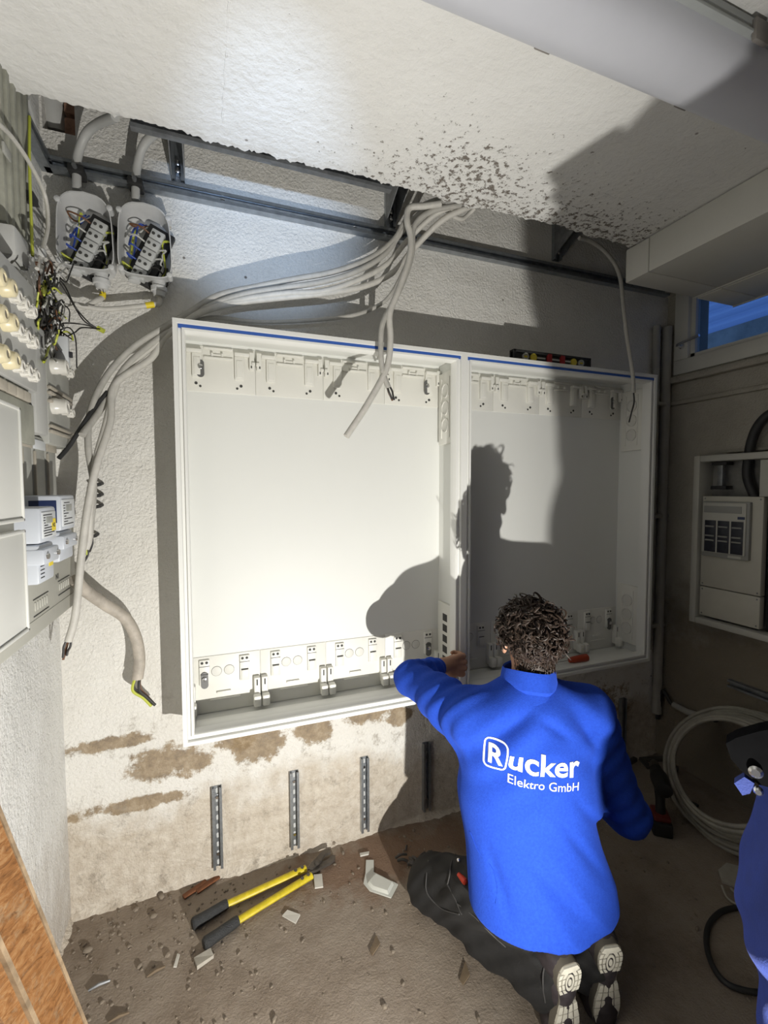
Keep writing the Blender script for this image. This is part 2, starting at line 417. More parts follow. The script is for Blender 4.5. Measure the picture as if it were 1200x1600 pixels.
part('window_handle', m, MAT['chrome'], w1)
# light shaft seen through the pane
m = MB(); m.box((XR+.262, -3.2, 1.6), (XR+1.0, 0.15, 1.7)); m.box((XR+0.95, -3.2, 1.6), (XR+1.05, 0.6, onX(1160, 505, XR+0.95).z)); m.box((XR+.262, 0.55, 1.6), (XR+1.0, 0.65, 2.3))
solo('light_shaft', m, MAT['outside_concrete'], 'grey concrete light shaft outside the window', 'light shaft', smooth=False)
cr = thing('corrugated_fence', 'corrugated metal fence above the light shaft outside the window', 'fence', (XR+2.0, -1.3, 2.4))
m = MB(); N = 120
vs = []
for i in range(N+1):
    z = 2.4 + 2.0*i/N; dx = 0.02*math.sin(i/N*2*math.pi*20)
    vs += [(XR+2.0+dx, -3.4, z), (XR+2.0+dx, 2.2, z), (XR+2.02+dx, -3.4, z), (XR+2.02+dx, 2.2, z)]
fs = [(4*i, 4*i+4, 4*i+5, 4*i+1) for i in range(N)] + [(4*i+2, 4*i+3, 4*i+7, 4*i+6) for i in range(N)]
m.add(vs, fs); part('corrugated_sheet', m, MAT['outside_corrugated'], cr)
for yy in (-2.6, -.9, .8): part('post', MB().box((XR+2.04, yy, 2.4), (XR+2.10, yy+.06, 4.4)), MAT['outside_corrugated'], cr)
# window sill, plaster ledge under the window
solo('trim_2', MB().box((XR-.035, -1.7, WZ0-.045), (XR+.01, -.02, WZ0-.012), .006), MAT['wall_right_plaster'], kind='structure')
solo('trim_3', MB().box((XR-.02, -1.7, WZ0-.16), (XR+.01, -.02, WZ0-.135), .008), MAT['wall_right_plaster'], kind='structure')

# ------------------------------------------------------------------ two big wall cabinets
CX = [-0.113, 0.9385, 1.990]; CZ0, CZ1, CY = 0.652, 2.040, -0.213
mat('slot_grey', (0.16, 0.16, 0.155), 0.5, 0.3)
mat('knockout', (0.70, 0.69, 0.64), 0.5)
def cabinet(x0, x1, label):
    t = thing('distribution_cabinet', label, 'cabinet', ((x0+x1)/2, 0, CZ0), 'empty wall cabinets')
    W, H = x1-x0, CZ1-CZ0
    part('back_panel', MB().box((x0+.004, -.010, CZ0+.004), (x1-.004, -.004, CZ1-.004)), MAT['lacquer_back'], t)
    for nm, a, b in (('side_panel', (x0+.004, CY+.004, CZ0+.004), (x0+.007, -.004, CZ1-.004)), ('side_panel', (x1-.007, CY+.004, CZ0+.004), (x1-.004, -.004, CZ1-.004)),
                 ('top_panel', (x0+.004, CY+.004, CZ1-.007), (x1-.004, -.004, CZ1-.004)), ('bottom_panel', (x0+.004, CY+.004, CZ0+.004), (x1-.004, -.004, CZ0+.007))):
        part(nm, MB().box(a, b), MAT['lacquer_back'], t)
    # front frame: outer flange, step, inner lip; four mitred lengths
    a, b = .0, .017
    for side in range(4):
        m = MB()
        def q(off, y):
            c = [(x0+off, CZ0+off), (x1-off, CZ0+off), (x1-off, CZ1-off), (x0+off, CZ1-off)]
            p, r = c[side], c[(side+1) % 4]; return Vector((p[0], y, p[1])), Vector((r[0], y, r[1]))
        st = [(0, -.19), (0, CY), (.013, CY), (.015, CY+.003), (.015, CY+.012), (.026, CY+.012), (.026, CY+.004), (.033, CY+.004), (.035, CY+.007), (.035, CY+.050), (.032, CY+.050), (.032, -.19)]
        L_, R_ = zip(*[q(*s_) for s_ in st]); n = len(st)
        m.add(list(L_)+list(R_), [(i, (i+1) % n, n+(i+1) % n, n+i) for i in range(n)] + [tuple(range(n)), tuple(range(2*n-1, n-1, -1))])
        part('frame_profile', m, MAT['lacquer'], t)
    part('blue_strip', MB().box((x0+.016, CY+.0045, CZ1-.0262), (x1-.016, CY+.013, CZ1-.0152)), MAT['blue_strip'], t, label='blue sealing strip under the top edge')
    nF = 4; fwid = (W-.014)/nF
    # moulded mounting plates along the top and the bottom of the back
    for k in range(nF):
        xa = x0+.007+k*fwid; xb = xa+fwid
        zt = CZ1-.02
        p = part('upper_mounting_plate', MB().box((xa+.001, -.014, zt-.165), (xb-.001, -.009, zt), .0015), MAT['cream_plastic'], t)
        m = MB()
        for s in (0, 1):
            ex = xa+.012 if s == 0 else xb-.012; d = 1 if s == 0 else -1
            m.box((ex+d*.028, -.026, zt-.115), (ex+d*.062, -.013, zt-.030), .002)
            m.box((ex+d*.034, -.029, zt-.108), (ex+d*.056, -.025, zt-.045), .0015)
            m.box((ex-d*.008, -.032, zt-.075), (ex+d*.010, -.013, zt-.012), .002)
            m.box((ex-d*.010, -.040, zt-.060), (ex+d*.002, -.013, zt-.050), .001)
            m.box((ex+d*.010, -.036, zt-.030), (ex+d*.062, -.013, zt-.018), .002)
        m.box((xa+.08, -.022, zt-.045), (xb-.08, -.013, zt-.038), .001); m.box((xa+.08, -.022, zt-.012), (xb-.08, -.013, zt-.005), .001)
        m.box((xa+.105, -.028, zt-.036), (xa+.112, -.013, zt-.026)); m.box((xa+.14, -.028, zt-.036), (xa+.147, -.013, zt-.026)); m.box((xa+.112, -.021, zt-.034), (xa+.14, -.013, zt-.028))
        pieces('clip', m, MAT['cream_plastic'], p)
        m = MB()
        for s in (0, 1):
            ex = xa+.012 if s == 0 else xb-.012; d = 1 if s == 0 else -1
            m.lathe((ex+d*.040, -.0138, zt-.135), (0, -1, 0), [(0, .0055), (.0012, .0055)], 10); m.lathe((ex+d*.054, -.0138, zt-.145), (0, -1, 0), [(0, .0045), (.0012, .0045)], 10)
            m.box((ex+d*.0005, -.0325, zt-.070), (ex+d*.0055, -.0318, zt-.061))
        part('hole', m, MAT['dark_hole'], p)['kind'] = 'stuff'
        zb = CZ0+.010
        p = part('lower_mounting_plate', MB().box((xa+.001, -.014, zb), (xb-.001, -.009, zb+.215), .0015), MAT['cream_plastic'], t)
        m = MB()
        m.box((xa+.075, -.020, zb+.045), (xb-.075, -.013, zb+.050), .001); m.box((xa+.10, -.024, zb+.070), (xa+.15, -.013, zb+.078), .001)
        for s in (0, 1):
            ex = xa+.012 if s == 0 else xb-.012; d = 1 if s == 0 else -1
            m.box((ex+d*.028, -.024, zb+.108), (ex+d*.064, -.013, zb+.205), .002)
            m.box((ex+d*.033, -.028, zb+.112), (ex+d*.059, -.023, zb+.150), .0015)
            m.box((ex-d*.010, -.040, zb+.02), (ex+d*.014, -.013, zb+.118), .004)
            m.box((ex-d*.010, -.070, zb+.015), (ex+d*.018, -.038, zb+.058), .006)
        pieces('clip', m, MAT['cream_plastic'], p)
        m = MB()
        for s in (0, 1):
            ex = xa+.012 if s == 0 else xb-.012; d = 1 if s == 0 else -1
            m.lathe((ex+d*.038, -.0238, zb+.195), (0, -1, 0), [(0, .005), (.0012, .005)], 10); m.lathe((ex+d*.054, -.0238, zb+.195), (0, -1, 0), [(0, .005), (.0012, .005)], 10)
            m.box((ex+d*.028, -.0245, zb+.180), (ex+d*.064, -.0238, zb+.182)); m.box((ex+d*.033, -.0285, zb+.152), (ex+d*.059, -.0238, zb+.154))
            m.box((ex+d*.000, -.0408, zb+.088), (ex+d*.005, -.0398, zb+.111))
        for kx in (.10, .145): m.lathe((xa+kx, -.0138, zb+.155), (0, -1, 0), [(0, .019), (.0006, .019), (.0006, .017)], 18)
        part('hole', m, MAT['dark_hole'], p)['kind'] = 'stuff'
        # knock-out discs
        for kx in (.10, .145): part('knockout', MB().lathe((xa+kx, -.0135, zb+.155), (0, -1, 0), [(0, .0178), (.0022, .0178), (.0026, .0165)], 18), MAT['knockout'], p)
    # bottom ledge in front of the plates
    part('ledge', MB().box((x0+.035, -.155, CZ0+.0075), (x1-.035, -.10, CZ0+.030), .003), MAT['lacquer'], t)
    # long mounting slots with bolts
    for sx, sz in ((x0+.075, CZ1-.105), (x1-.075, CZ1-.105), (x0+.065, CZ0+.140), (x1-.065, CZ0+.140)):
        p = part('slot', MB().prism([(sx+.013*math.cos(a_), -.0245, sz+(.018 if math.sin(a_) > 0 else -.018)+.013*math.sin(a_)) for a_ in np.linspace(0, 2*math.pi, 20, endpoint=False)], (0, -.004, 0)), MAT['slot_grey'], t)
        part('bolt', MB().lathe((sx, -.029, sz+.006), (0, -1, 0), [(0, .009), (.005, .009), (.006, .007)], 6), MAT['chrome'], p)
    # inner side plates with knock-outs
    for xs, d in ((x1-.007, -1), (x0+.007, 1)):
        for zz, grille in ((CZ1-.20, False), (CZ0+.205, xs > x0+.5 and x0 < 0.5)):
            m = MB().box((xs, -.155, zz-.15), (xs+d*.014, -.030, zz+.15), .003)
            p = part('side_plate', m, MAT['cream_plastic'], t)
            if grille:
                for k in range(5): part('vent_slot', MB().box((xs+d*.012, -.115, zz-.11+k*.046), (xs+d*.0146, -.075, zz-.078+k*.046), .001), MAT['dark_hole'], p)
            else:
                m = MB().box((xs+d*.012, -.130, zz-.125), (xs+d*.0175, -.124, zz+.125), .001).box((xs+d*.012, -.062, zz-.125), (xs+d*.0175, -.056, zz+.125), .001)
                pieces('rib', m, MAT['cream_plastic'], p)
                for k in (-1, 0, 1): part('knockout', MB().lathe((xs+d*.0135, -.093, zz+k*.072), (d, 0, 0), [(0, .030), (.005, .030), (.005, .026), (.002, .025), (.002, .001)], 22), MAT['knockout'], p)
        part('side_rail', MB().box((xs, CY+.052, CZ0+.04), (xs+d*.006, -.165, CZ1-.04), .002), MAT['lacquer'], t)
        for zz in np.linspace(CZ0+.12, CZ1-.12, 6): part('screw', MB().lathe((xs+d*.006, -.178, zz), (d, 0, 0), [(0, .006), (.003, .005)], 10), MAT['zinc_dull'], t)
    return t
cabinet(CX[0], CX[1], 'open empty white wall cabinet in the bright light, behind the dangling cable ends')
cabinet(CX[1], CX[2], 'open empty white wall cabinet half in shadow, behind the kneeling man, spirit level on top')
# ------------------------------------------------------------------ strut rails, tray and brackets on the back wall
def strut(mb, a, b, w, d, out, slots=True):
    """C-profile from a to b; w = width, d = depth, out = direction the slotted face looks; returns slot boxes"""
    a, b, out = Vector(a), Vector(b), Vector(out).normalized(); t = (b-a).normalized(); s = t.cross(out).normalized()
    th = .0025; lip = w*0.27
    st = [(-w/2, 0), (w/2, 0), (w/2, d), (w/2-lip, d), (w/2-lip, d-.006), (w/2-lip+th, d-.006), (w/2-lip+th, d-th), (w/2-th, d-th), (w/2-th, th), (-w/2+th, th), (-w/2+th, d-th), (-w/2+lip-th, d-th), (-w/2+lip-th, d-.006), (-w/2+lip, d-.006), (-w/2+lip, d), (-w/2, d)]
    n = len(st); A = [a+s*u+out*v for u, v in st]; B = [b+s*u+out*v for u, v in st]
    mb.add(A+B, [(i, (i+1) % n, n+(i+1) % n, n+i) for i in range(n)])
    for o in (0, n):   # end caps of the C shape
        for q in ((0, 1, 8, 9), (1, 2, 7, 8), (0, 9, 10, 15), (2, 3, 6, 7), (3, 4, 5, 6), (15, 10, 11, 14), (14, 11, 12, 13)): mb.add([(A+B)[o+i] for i in q], [(0, 1, 2, 3)])
def strut_slots(parent, a, b, n, out, l, w, off, m=None):
    a, b, out = Vector(a), Vector(b), Vector(out).normalized(); t = (b-a).normalized(); s = t.cross(out).normalized(); L = (b-a).length
    for k in range(n):
        c = a + t*(L*(k+.5)/n) + out*off; mb = MB()
        pts = [c + t*((l/2-w/2)*(1 if math.cos(q) > 0 else -1) + w/2*math.cos(q)) + s*w/2*math.sin(q) for q in np.linspace(.001, 2*math.pi+.001, 12, endpoint=False)]
        mb.prism(pts, out*.0008); part('slot', mb, m or MAT['dark_hole'], parent)
za = onY(540, 352, -.02).z
a_, b_ = Vector((XL+.015, -.002, za)), Vector((XR-.03, -.002, za))
t = thing('strut_rail', 'long galvanised strut rail running across the wall above both cabinets', 'rail', (0.9, 0, za-.02))
m = MB(); strut(m, a_, b_, .040, .030, (0, -1, 0)); part('channel', m, MAT['zinc'], t)
strut_slots(t, a_, b_, 70, (0, -1, 0), .022, .010, .003)
for x in (0.05, 0.55, 1.05, 1.55, 2.05): part('bolt', MB().lathe((x, -.005, za), (0, -1, 0), [(0, .010), (.006, .010), (.007, .008)], 6), MAT['chrome'], t)
# short rail on the left wall meeting it in the corner
t = thing('strut_rail', 'short strut rail on the side wall meeting the long rail in the corner', 'rail', (XL, -.2, za-.02))
m = MB(); strut(m, (XL+.002, -.004, za), (XL+.002, -.42, za), .040, .030, (1, 0, 0)); part('channel', m, MAT['zinc'], t)
strut_slots(t, (XL+.002, -.004, za), (XL+.002, -.42, za), 11, (1, 0, 0), .022, .010, .003)
# cable tray behind the slab edge, carried by brackets
tx0, tx1 = onY(203, 200, -.29).x, onY(612, 300, -.29).x
zt_ = onY(490, 267.5, -.29).z
t = thing('tray_rail', 'grey strut rail hugging the broken slab edge above the bright cabinet', 'rail', ((tx0+tx1)/2, -.28, zt_))
m = MB(); strut(m, (tx0, -.27, zt_+.021), (tx1, -.27, zt_+.021), .041, .022, (0, -1, 0)); part('channel', m, MAT['zinc_dull'], t)
strut_slots(t, (tx0, -.27, zt_+.021), (tx1, -.27, zt_+.021), 16, (0, -1, 0), .022, .010, .003)
BR = [('wall bracket with two bolts right of the two junction boxes', 278, 279, 0.016), ('wall bracket where the grey cable bundle drops down', 612, 352, 0.018), ('wall bracket in the dark above the right cabinet', 874, 404, 0.02)]
for lab, px, py, hw in BR:
    p = onY(px, py, -.03); x = p.x; z0 = p.z
    t = thing('wall_bracket', lab, 'bracket', (x, 0, z0), 'brackets above the rail')
    m = MB(); strut(m, (x, -.001, z0), (x, -.001, 2.80), .042, .024, (0, -1, 0)); part('wall_plate', m, MAT['zinc'], t)
    m = MB()
    for s in (-1, 1): m.prism([(x+s*.021-.0015, -.02, z0+.01), (x+s*.021-.0015, -.02, 2.78), (x+s*.021-.0015, -.33, 2.78), (x+s*.021-.0015, -.33, 2.74)], (.003, 0, 0))
    pieces('arm', m, MAT['zinc_dull'], t)
    for zz in (z0+.03, z0+.055): part('bolt', MB().lathe((x, -.006, zz), (0, -1, 0), [(0, .010), (.022, .010), (.024, .007)], 6), MAT['chrome'], t)

# ------------------------------------------------------------------ broken opening with pipe at the top left
m = MB(); c0 = onY(82, 190, 0.06)
pt = thing('pipe_stub', 'old grey pipe in the broken opening in the wall corner', 'pipe', c0)
part('pipe', MB().tube([c0+Vector((-.01, .0, .22)), c0+Vector((0, 0, .06)), c0+Vector((.006, .02, -.02))], [.036, .036, .036], 16), MAT['conduit_grey'], pt)
part('socket', MB().lathe(c0+Vector((.001, .002, .055)), (0, 0, 1), [(0, .037), (.002, .043), (.03, .043), (.032, .037)], 18), MAT['conduit_grey'], pt)
mat('brick', (0.34, 0.19, 0.13), 0.9, var=0.4, vscale=30, bump=0.6, bscale=60)
bc = onY(108, 188, 0.05)
for dz, w, pos in ((-.035, .05, 'lowest'), (.04, .055, 'middle'), (.115, .05, 'topmost')): solo('brick', MB().box((bc.x-.01, .03, bc.z+dz-.03), (bc.x+w, .15, bc.z+dz+.032), .006), MAT['brick'], pos + ' of the broken red bricks in the opening beside the pipe', 'brick', 'bricks in the opening')

# ------------------------------------------------------------------ junction boxes
mat('box_plastic', (0.62, 0.625, 0.62), 0.45, var=0.08, vscale=15)
mat('terminal', (0.55, 0.56, 0.55), 0.45)
mat('yellow_tag', (0.80, 0.62, 0.02), 0.5)
mat('ink', (0.03, 0.03, 0.035), 0.6)
def flat_text(txt, size, mat_, parent, o, xdir, ydir, bold=0.0, align='LEFT', ext=0.0004, name='lettering'):
    cu = bpy.data.curves.new('txt', 'FONT'); cu.body = txt; cu.size = size; cu.extrude = ext; cu.offset = bold; cu.align_x = align; cu.resolution_u = 3
    ob = bpy.data.objects.new('txt', cu); COL.objects.link(ob); dg = bpy.context.evaluated_depsgraph_get()
    me = bpy.data.meshes.new_from_object(ob.evaluated_get(dg)); bpy.data.objects.remove(ob); bpy.data.curves.remove(cu)
    X = Vector(xdir).normalized(); Yv = Vector(ydir); Yv = (Yv - X*Yv.dot(X)).normalized(); Z = X.cross(Yv)
    M = Matrix(((X.x, Yv.x, Z.x, 0), (X.y, Yv.y, Z.y, 0), (X.z, Yv.z, Z.z, 0), (0, 0, 0, 1)))
    me.transform(M); me.transform(Matrix.Translation(Vector(o) - BASE[parent.name])); me.materials.clear(); me.materials.append(mat_)
    ob = link(name, me, mat_, parent); BASE[ob.name] = BASE[parent.name]; ob['kind'] = 'stuff'; return ob
def junction_box(c, w, h, label, tag, seed):
    """open grey box, cover off; c = centre of back at the wall"""
    c = Vector(c); rn = random.Random(seed); d = .085
    t = thing('junction_box', label, 'junction box', (c.x, 0, c.z-h/2), 'open junction boxes')
    # shell: rounded trapezoid outline, flaring towards the front
    def outline(k, y):
        pts = []
        for q in np.linspace(0, 2*math.pi, 40, endpoint=False):
            ca, sa = math.cos(q), math.sin(q); e = 0.42
            u = math.copysign(abs(ca)**e, ca)*w/2; v = math.copysign(abs(sa)**e, sa)*h/2
            u *= 1 + 0.05*(-v/(h/2)); v += 0.10*h*max(0, v/(h/2))*(1-(u/(w/2))**2)
            pts.append(Vector((c.x+u*k, y, c.z+v*k)))
        return pts
    rings = [outline(.93, -.001), outline(.99, -d), outline(1.0, -d-.002), outline(.965, -d-.002), outline(.955, -d+.004), outline(.90, -.006)]
    m = MB(); n = 40; vs = [p for r_ in rings for p in r_]
    m.add(vs, [(i*n+k, i*n+(k+1) % n, (i+1)*n+(k+1) % n, (i+1)*n+k) for i in range(5) for k in range(n)] + [tuple(range(n)), tuple(5*n+k for k in range(n-1, -1, -1))])
    part('shell', m, MAT['box_plastic'], t)
    # bayonet lugs at the corners
    for s in (-1, 1):
        for v in (-1, 1): part('lug', MB().lathe((c.x+s*w*.455, -d-.001, c.z+v*h*.43), (0, -1, 0), [(-.03, .009), (.004, .009), (.006, .006)], 12), MAT['box_plastic'], t)
    # slanted terminal strip on its black carrier
    ang = R(-24); rt = Matrix.Rotation(ang, 3, 'Y'); piv = c + Vector((.012, -.02, -.01))
    part('carrier', MB().box((piv.x-.045, -.028, piv.z-.105), (piv.x+.040, -.006, piv.z+.10), .004, rt.inverted(), piv), MAT['black_rubber'], t)
    for k in range(5):
        z = piv.z - .085 + k*.036; m = MB().box((piv.x-.022, -.062, z-.0165), (piv.x+.020, -.028, z+.0165), .003, rt.inverted(), piv)
        b = part('terminal_block', m, MAT['terminal'], t)
        for s in (-1, 1):
            q = piv + rt.inverted() @ (Vector((piv.x+s*.009-.004, -.0625, z)) - piv)
            part('screw', MB().lathe(q, (0, -1, 0), [(0, .0055), (.0012, .005)], 10), MAT['dark_hole'], b)
    cols = ['wire_green', 'wire_blue', 'wire_blue', 'wire_white', 'wire_brown', 'wire_black', 'wire_black', 'wire_white', 'wire_white', 'wire_green']
    for k, cn in enumerate(cols):
        s = -1 if k < 5 else 1; z = piv.z - .08 + (k % 5)*.034; q = piv + rt.inverted() @ (Vector((piv.x+s*.022, -.048, z)) - piv)
        bx = c.x + s*w*rn.uniform(.26, .36); 
        if s < 0: pts = [q, q+Vector((s*.03, -.012, .015)), Vector((bx, -.035+rn.uniform(-.02, .01), z+.03)), Vector((bx+.015, -.02, c.z+h*.30+rn.uniform(-.02, .03))), Vector((c.x-.02+.01*k, -.015, c.z+h*.44))]
        else: pts = [q, q+Vector((s*.02, -.014, -.004)), Vector((bx, -.040+rn.uniform(-.015, .01), z-.02)), Vector((bx+.005, -.03, c.z-h*.22)), Vector((bx-.01, -.02, c.z-h*.40+rn.uniform(0, .02)))]
        part('wire', MB().tube(spline(pts, 6), .0028, 6), MAT[cn], t)
    # cable gland at the lower right
    g = c + Vector((w*.22, -.045, -h/2)); gl = part('cable_gland', MB().lathe(g+Vector((0, 0, .008)), (0, 0, -1), [(0, .021), (.02, .021), (.022, .026), (.036, .026), (.038, .021), (.052, .017)], 14), MAT['box_plastic'], t)
    part('knockout_gland', MB().lathe(c+Vector((-w*.25, -.045, -h/2+.004)), (0, 0, -1), [(0, .019), (.010, .019), (.012, .010)], 14), MAT['box_plastic'], t)
    return g + Vector((0, 0, -.045))
j1 = onY(136, 372, -.06); j2 = onY(228, 386, -.06)
w1_ = onY(181, 372, -.08).x - onY(93, 372, -.08).x; w2_ = onY(270, 386, -.08).x - onY(187, 386, -.08).x
hh = onY(136, 318, -.08).z - onY(136, 426, -.08).z
g1 = junction_box((j1.x, 0, j1.z), w1_, hh, 'open grey junction box nearest the corner, cover off and terminals showing', None, 1)
g2 = junction_box((j2.x, 0, j2.z), w2_, hh, 'open grey junction box left of the bolted wall bracket, cover off', None, 2)

# ------------------------------------------------------------------ cables
def Pt(L): return [onY(a, b, y) for a, b, y in L]
def cable(label, L, r, m='cable_grey', group=None, name='cable', ends=None, n=10, world=False):
    pts = L if world else Pt(L); sp = spline(pts, 8)
    t = thing(name, label, 'cable', sp[-1], group)
    part('sheath', MB().tube(sp, r, n), MAT[m], t)
    if ends:   # bared cores at the last point
        d = (sp[-1]-sp[-2]).normalized(); a = d.orthogonal().normalized(); b = d.cross(a); rn = random.Random(len(label))
        for k, cn in enumerate(ends[0]):
            th = 6.28*k/len(ends[0]); o = (a*math.cos(th)+b*math.sin(th))
            L_ = ends[1]*rn.uniform(.75, 1.1); sp_ = ends[2]
            e = ends[3] if len(ends) > 3 else d
            e = Vector(e).normalized()
            q = [sp[-1]-d*.01+o*r*.45, sp[-1]+d*L_*.3+o*(r*.5+sp_*.6), sp[-1]+d*L_*.3+e*L_*.35+o*sp_, sp[-1]+d*L_*.3+e*L_*.7+o*sp_*rn.uniform(.2, 1.3)]
            part('core', MB().tube(spline(q, 5), min(r*.35, .0035) if r < .015 else .0048, 6), MAT[cn], t)
    return t
G = 'grey cables dropping from the tray'
# two conduits curving over the slab edge into the boxes
for lab, L, sx, sz in (('grey plastic conduit curving down to the corner junction box', [(120, 297, -.062), (120, 270, -.062), (121, 245, -.065), (133, 212, -.09), (152, 194, -.14), (180, 182, -.24)], 120, 268),
               ('grey plastic conduit curving down to the second junction box', [(212, 313, -.062), (212, 290, -.062), (214, 262, -.065), (224, 228, -.09), (244, 208, -.14), (270, 200, -.22)], 212, 288)):
    t = cable(lab, list(reversed(L)), .0130, 'conduit_grey', 'conduits above the junction boxes', 'conduit', n=14)
    c = onY(sx, sz, -.062); b = BASE[t.name]
    part('clamp', MB().box(c+Vector((-.022, -.022, -.013)), c+Vector((.022, .034, .013)), .005), MAT['black_rubber'], t)
    part('clamp_screw', MB().lathe(c+Vector((0, -.022, .0)), (0, -1, 0), [(0, .007), (.012, .007)], 8), MAT['zinc_dull'], t)
# box feeders with yellow tags
for lab, g, L, tg in (('beige cable with yellow tag leaving the corner junction box', g1, [(150, 470, -.06), (128, 481, -.07), (100, 478, -.10)], True), ('beige cable leaving the second junction box', g2, [(238, 476, -.05), (205, 480, -.055), (160, 483, -.06), (110, 474, -.10)], True)):
    pts = [g+Vector((0, 0, .02)), g+Vector((0, .003, -.02))] + Pt(L)
    t = cable(lab, pts, .0085, 'cable_pale', 'box feed cables', world=True)
    sp = spline(pts, 8); i0 = 5 if g is g1 else 15
    part('tag', MB().tube(sp[i0:i0+5], .0098, 10), MAT['yellow_tag'], t, label='yellow number tag')
    if g is g1: flat_text('21', .020, MAT['ink'], t, sp[i0+3]+Vector((-.008, -.0105, .004)), (1, 0, .2), (0, 0, 1))
# bundle sweeping from the bracket to the left, over and behind the cabinet top
bund = [
 ('topmost grey cable of the bundle sweeping left over the bright cabinet', [(700, 308, -.26), (668, 318, -.22), (640, 335, -.16), (615, 375, -.13), (575, 405, -.12), (520, 425, -.115), (460, 436, -.11), (400, 448, -.10), (340, 462, -.09), (290, 492, -.085), (252, 514, -.08), (205, 545, -.09), (165, 590, -.11), (141, 645, -.15), (138, 700, -.18), (146, 760, -.17), (140, 840, -.17)], .0102),
 ('second grey cable of the bundle sweeping left over the bright cabinet', [(690, 315, -.26), (660, 330, -.21), (628, 362, -.14), (600, 398, -.125), (555, 425, -.125), (500, 441, -.12), (440, 450, -.115), (380, 460, -.105), (330, 477, -.09), (280, 505, -.07), (240, 535, -.08), (195, 575, -.10), (160, 635, -.13), (128, 680, -.20)], .0102),
 ('third grey cable of the bundle, lit from below, sweeping left', [(720, 318, -.27), (680, 335, -.22), (640, 372, -.14), (605, 412, -.13), (560, 437, -.13), (505, 455, -.125), (450, 458, -.12), (395, 465, -.11), (345, 476, -.095), (300, 495, -.08), (255, 528, -.07)], .0102),
 ('lowest grey cable of the bundle hanging nearest the cabinet top', [(735, 322, -.27), (690, 345, -.22), (645, 390, -.14), (615, 425, -.13), (570, 447, -.125), (510, 458, -.12), (430, 466, -.11), (365, 474, -.10), (310, 490, -.085), (262, 520, -.07), (236, 560, -.08), (180, 600, -.12), (172, 660, -.16), (150, 730, -.20), (136, 800, -.20), (126, 880, -.20), (118, 960, -.20), (107, 1002, -.20)], .0112),
 ('thin grey cable running just above the blue strip behind the cabinet edge', [(655, 372, -.14), (632, 420, -.12), (612, 458, -.11), (590, 478, -.10), (550, 493, -.095), (480, 501, -.085), (400, 503, -.075), (335, 496, -.06), (290, 505, -.05)], .0075),
]
for i, (lab, L, r) in enumerate(bund):
    cable(lab, L, r, 'cable_pale' if i in (2, 3) else 'cable_grey', G, ends=((['wire_black', 'wire_brown', 'wire_black'], .055, .006) if i == 3 else (['wire_green', 'wire_black'], .05, .008) if i == 0 else None))
# dangling pair in front of the bright cabinet
cable('grey cable dangling furthest down in front of the bright cabinet, cut clean', [(690, 318, -.27), (662, 322, -.24), (640, 325, -.22), (636, 345, -.215), (642, 372, -.215), (639, 405, -.22), (622, 455, -.235), (609, 490, -.245), (610, 530, -.25), (604, 575, -.25), (575, 630, -.25), (541, 682, -.25)], .0118, 'cable_pale', G)
cable('grey cable dangling in front of the bright cabinet with bared black cores', [(720, 320, -.27), (675, 330, -.24), (648, 352, -.215), (644, 395, -.215), (634, 430, -.22), (616, 470, -.23), (598, 505, -.245), (595, 545, -.25), (598, 580, -.25), (607, 606, -.25)], .0100, 'cable_grey', G, ends=(['wire_black', 'wire_brown', 'wire_black'], .05, .006))
# ends sticking out behind the slab edge
cable('short cable end sticking out under the slab edge', [(690, 322, -.20), (706, 336, -.19), (722, 342, -.19), (733, 334, -.20), (742, 325, -.22)], .0085, 'cable_pale', G)
cable('cut cable stub beside the short end under the slab edge', [(660, 332, -.20), (690, 322, -.20), (711, 332, -.18)], .009, 'cable_pale', G)
# lone cable at the right
cable('lone grey cable hanging in front of the shaded cabinet with twisted black cores', [(905, 372, -.20), (925, 378, -.20), (950, 398, -.21), (968, 430, -.225), (974, 480, -.24), (980, 530, -.25), (988, 580, -.255), (990, 614, -.255)], .0085, 'cable_grey', ends=(['wire_black', 'wire_black'], .17, .004, (-.30, 0, -1)))
# thick cables on the left
cable('thick old grey cable stub curving down the wall with bared yellow-green core', [(118, 905, -.19), (130, 920, -.15), (165, 945, -.10), (195, 965, -.075), (212, 995, -.07), (218, 1030, -.075), (215, 1060, -.075)], .0185, 'cable_old', None, ends=(['wire_green', 'wire_black', 'wire_brown', 'wire_black'], .14, .008, (.75, .1, -1)), n=14)
cable('pale cable running straight down beside the meter board to a wire stub', [(255, 530, -.07), (225, 552, -.08), (192, 580, -.10), (176, 620, -.13), (165, 665, -.16), (150, 720, -.19), (141, 790, -.19), (139, 840, -.18), (134, 858, -.18)], .0105, 'cable_pale', G, ends=(['wire_green', 'wire_black'], .05, .01))
cable('black cable bent behind the pale cables near the fuse row', [(168, 612, -.125), (150, 634, -.14), (135, 655, -.17), (118, 682, -.19), (106, 700, -.20), (92, 716, -.22)], .0065, 'black_rubber', None)
# small black clips on the wall between the cables
for px, py, pos in ((151, 758, 'topmost'), (151, 775, 'second'), (151, 792, 'third'), (144, 838, 'lowest')):
    c = onY(px, py, -.015); t = thing('cable_clip', pos + ' small black cable clip on the wall beside the pale cables', 'clip', c, 'cable clips')
    part('saddle', MB().tube([c+Vector((-.014, .012, -.006)), c+Vector((-.013, -.012, -.003)), c+Vector((.013, -.012, .003)), c+Vector((.014, .012, .006))], .006, 8), MAT['black_rubber'], t)

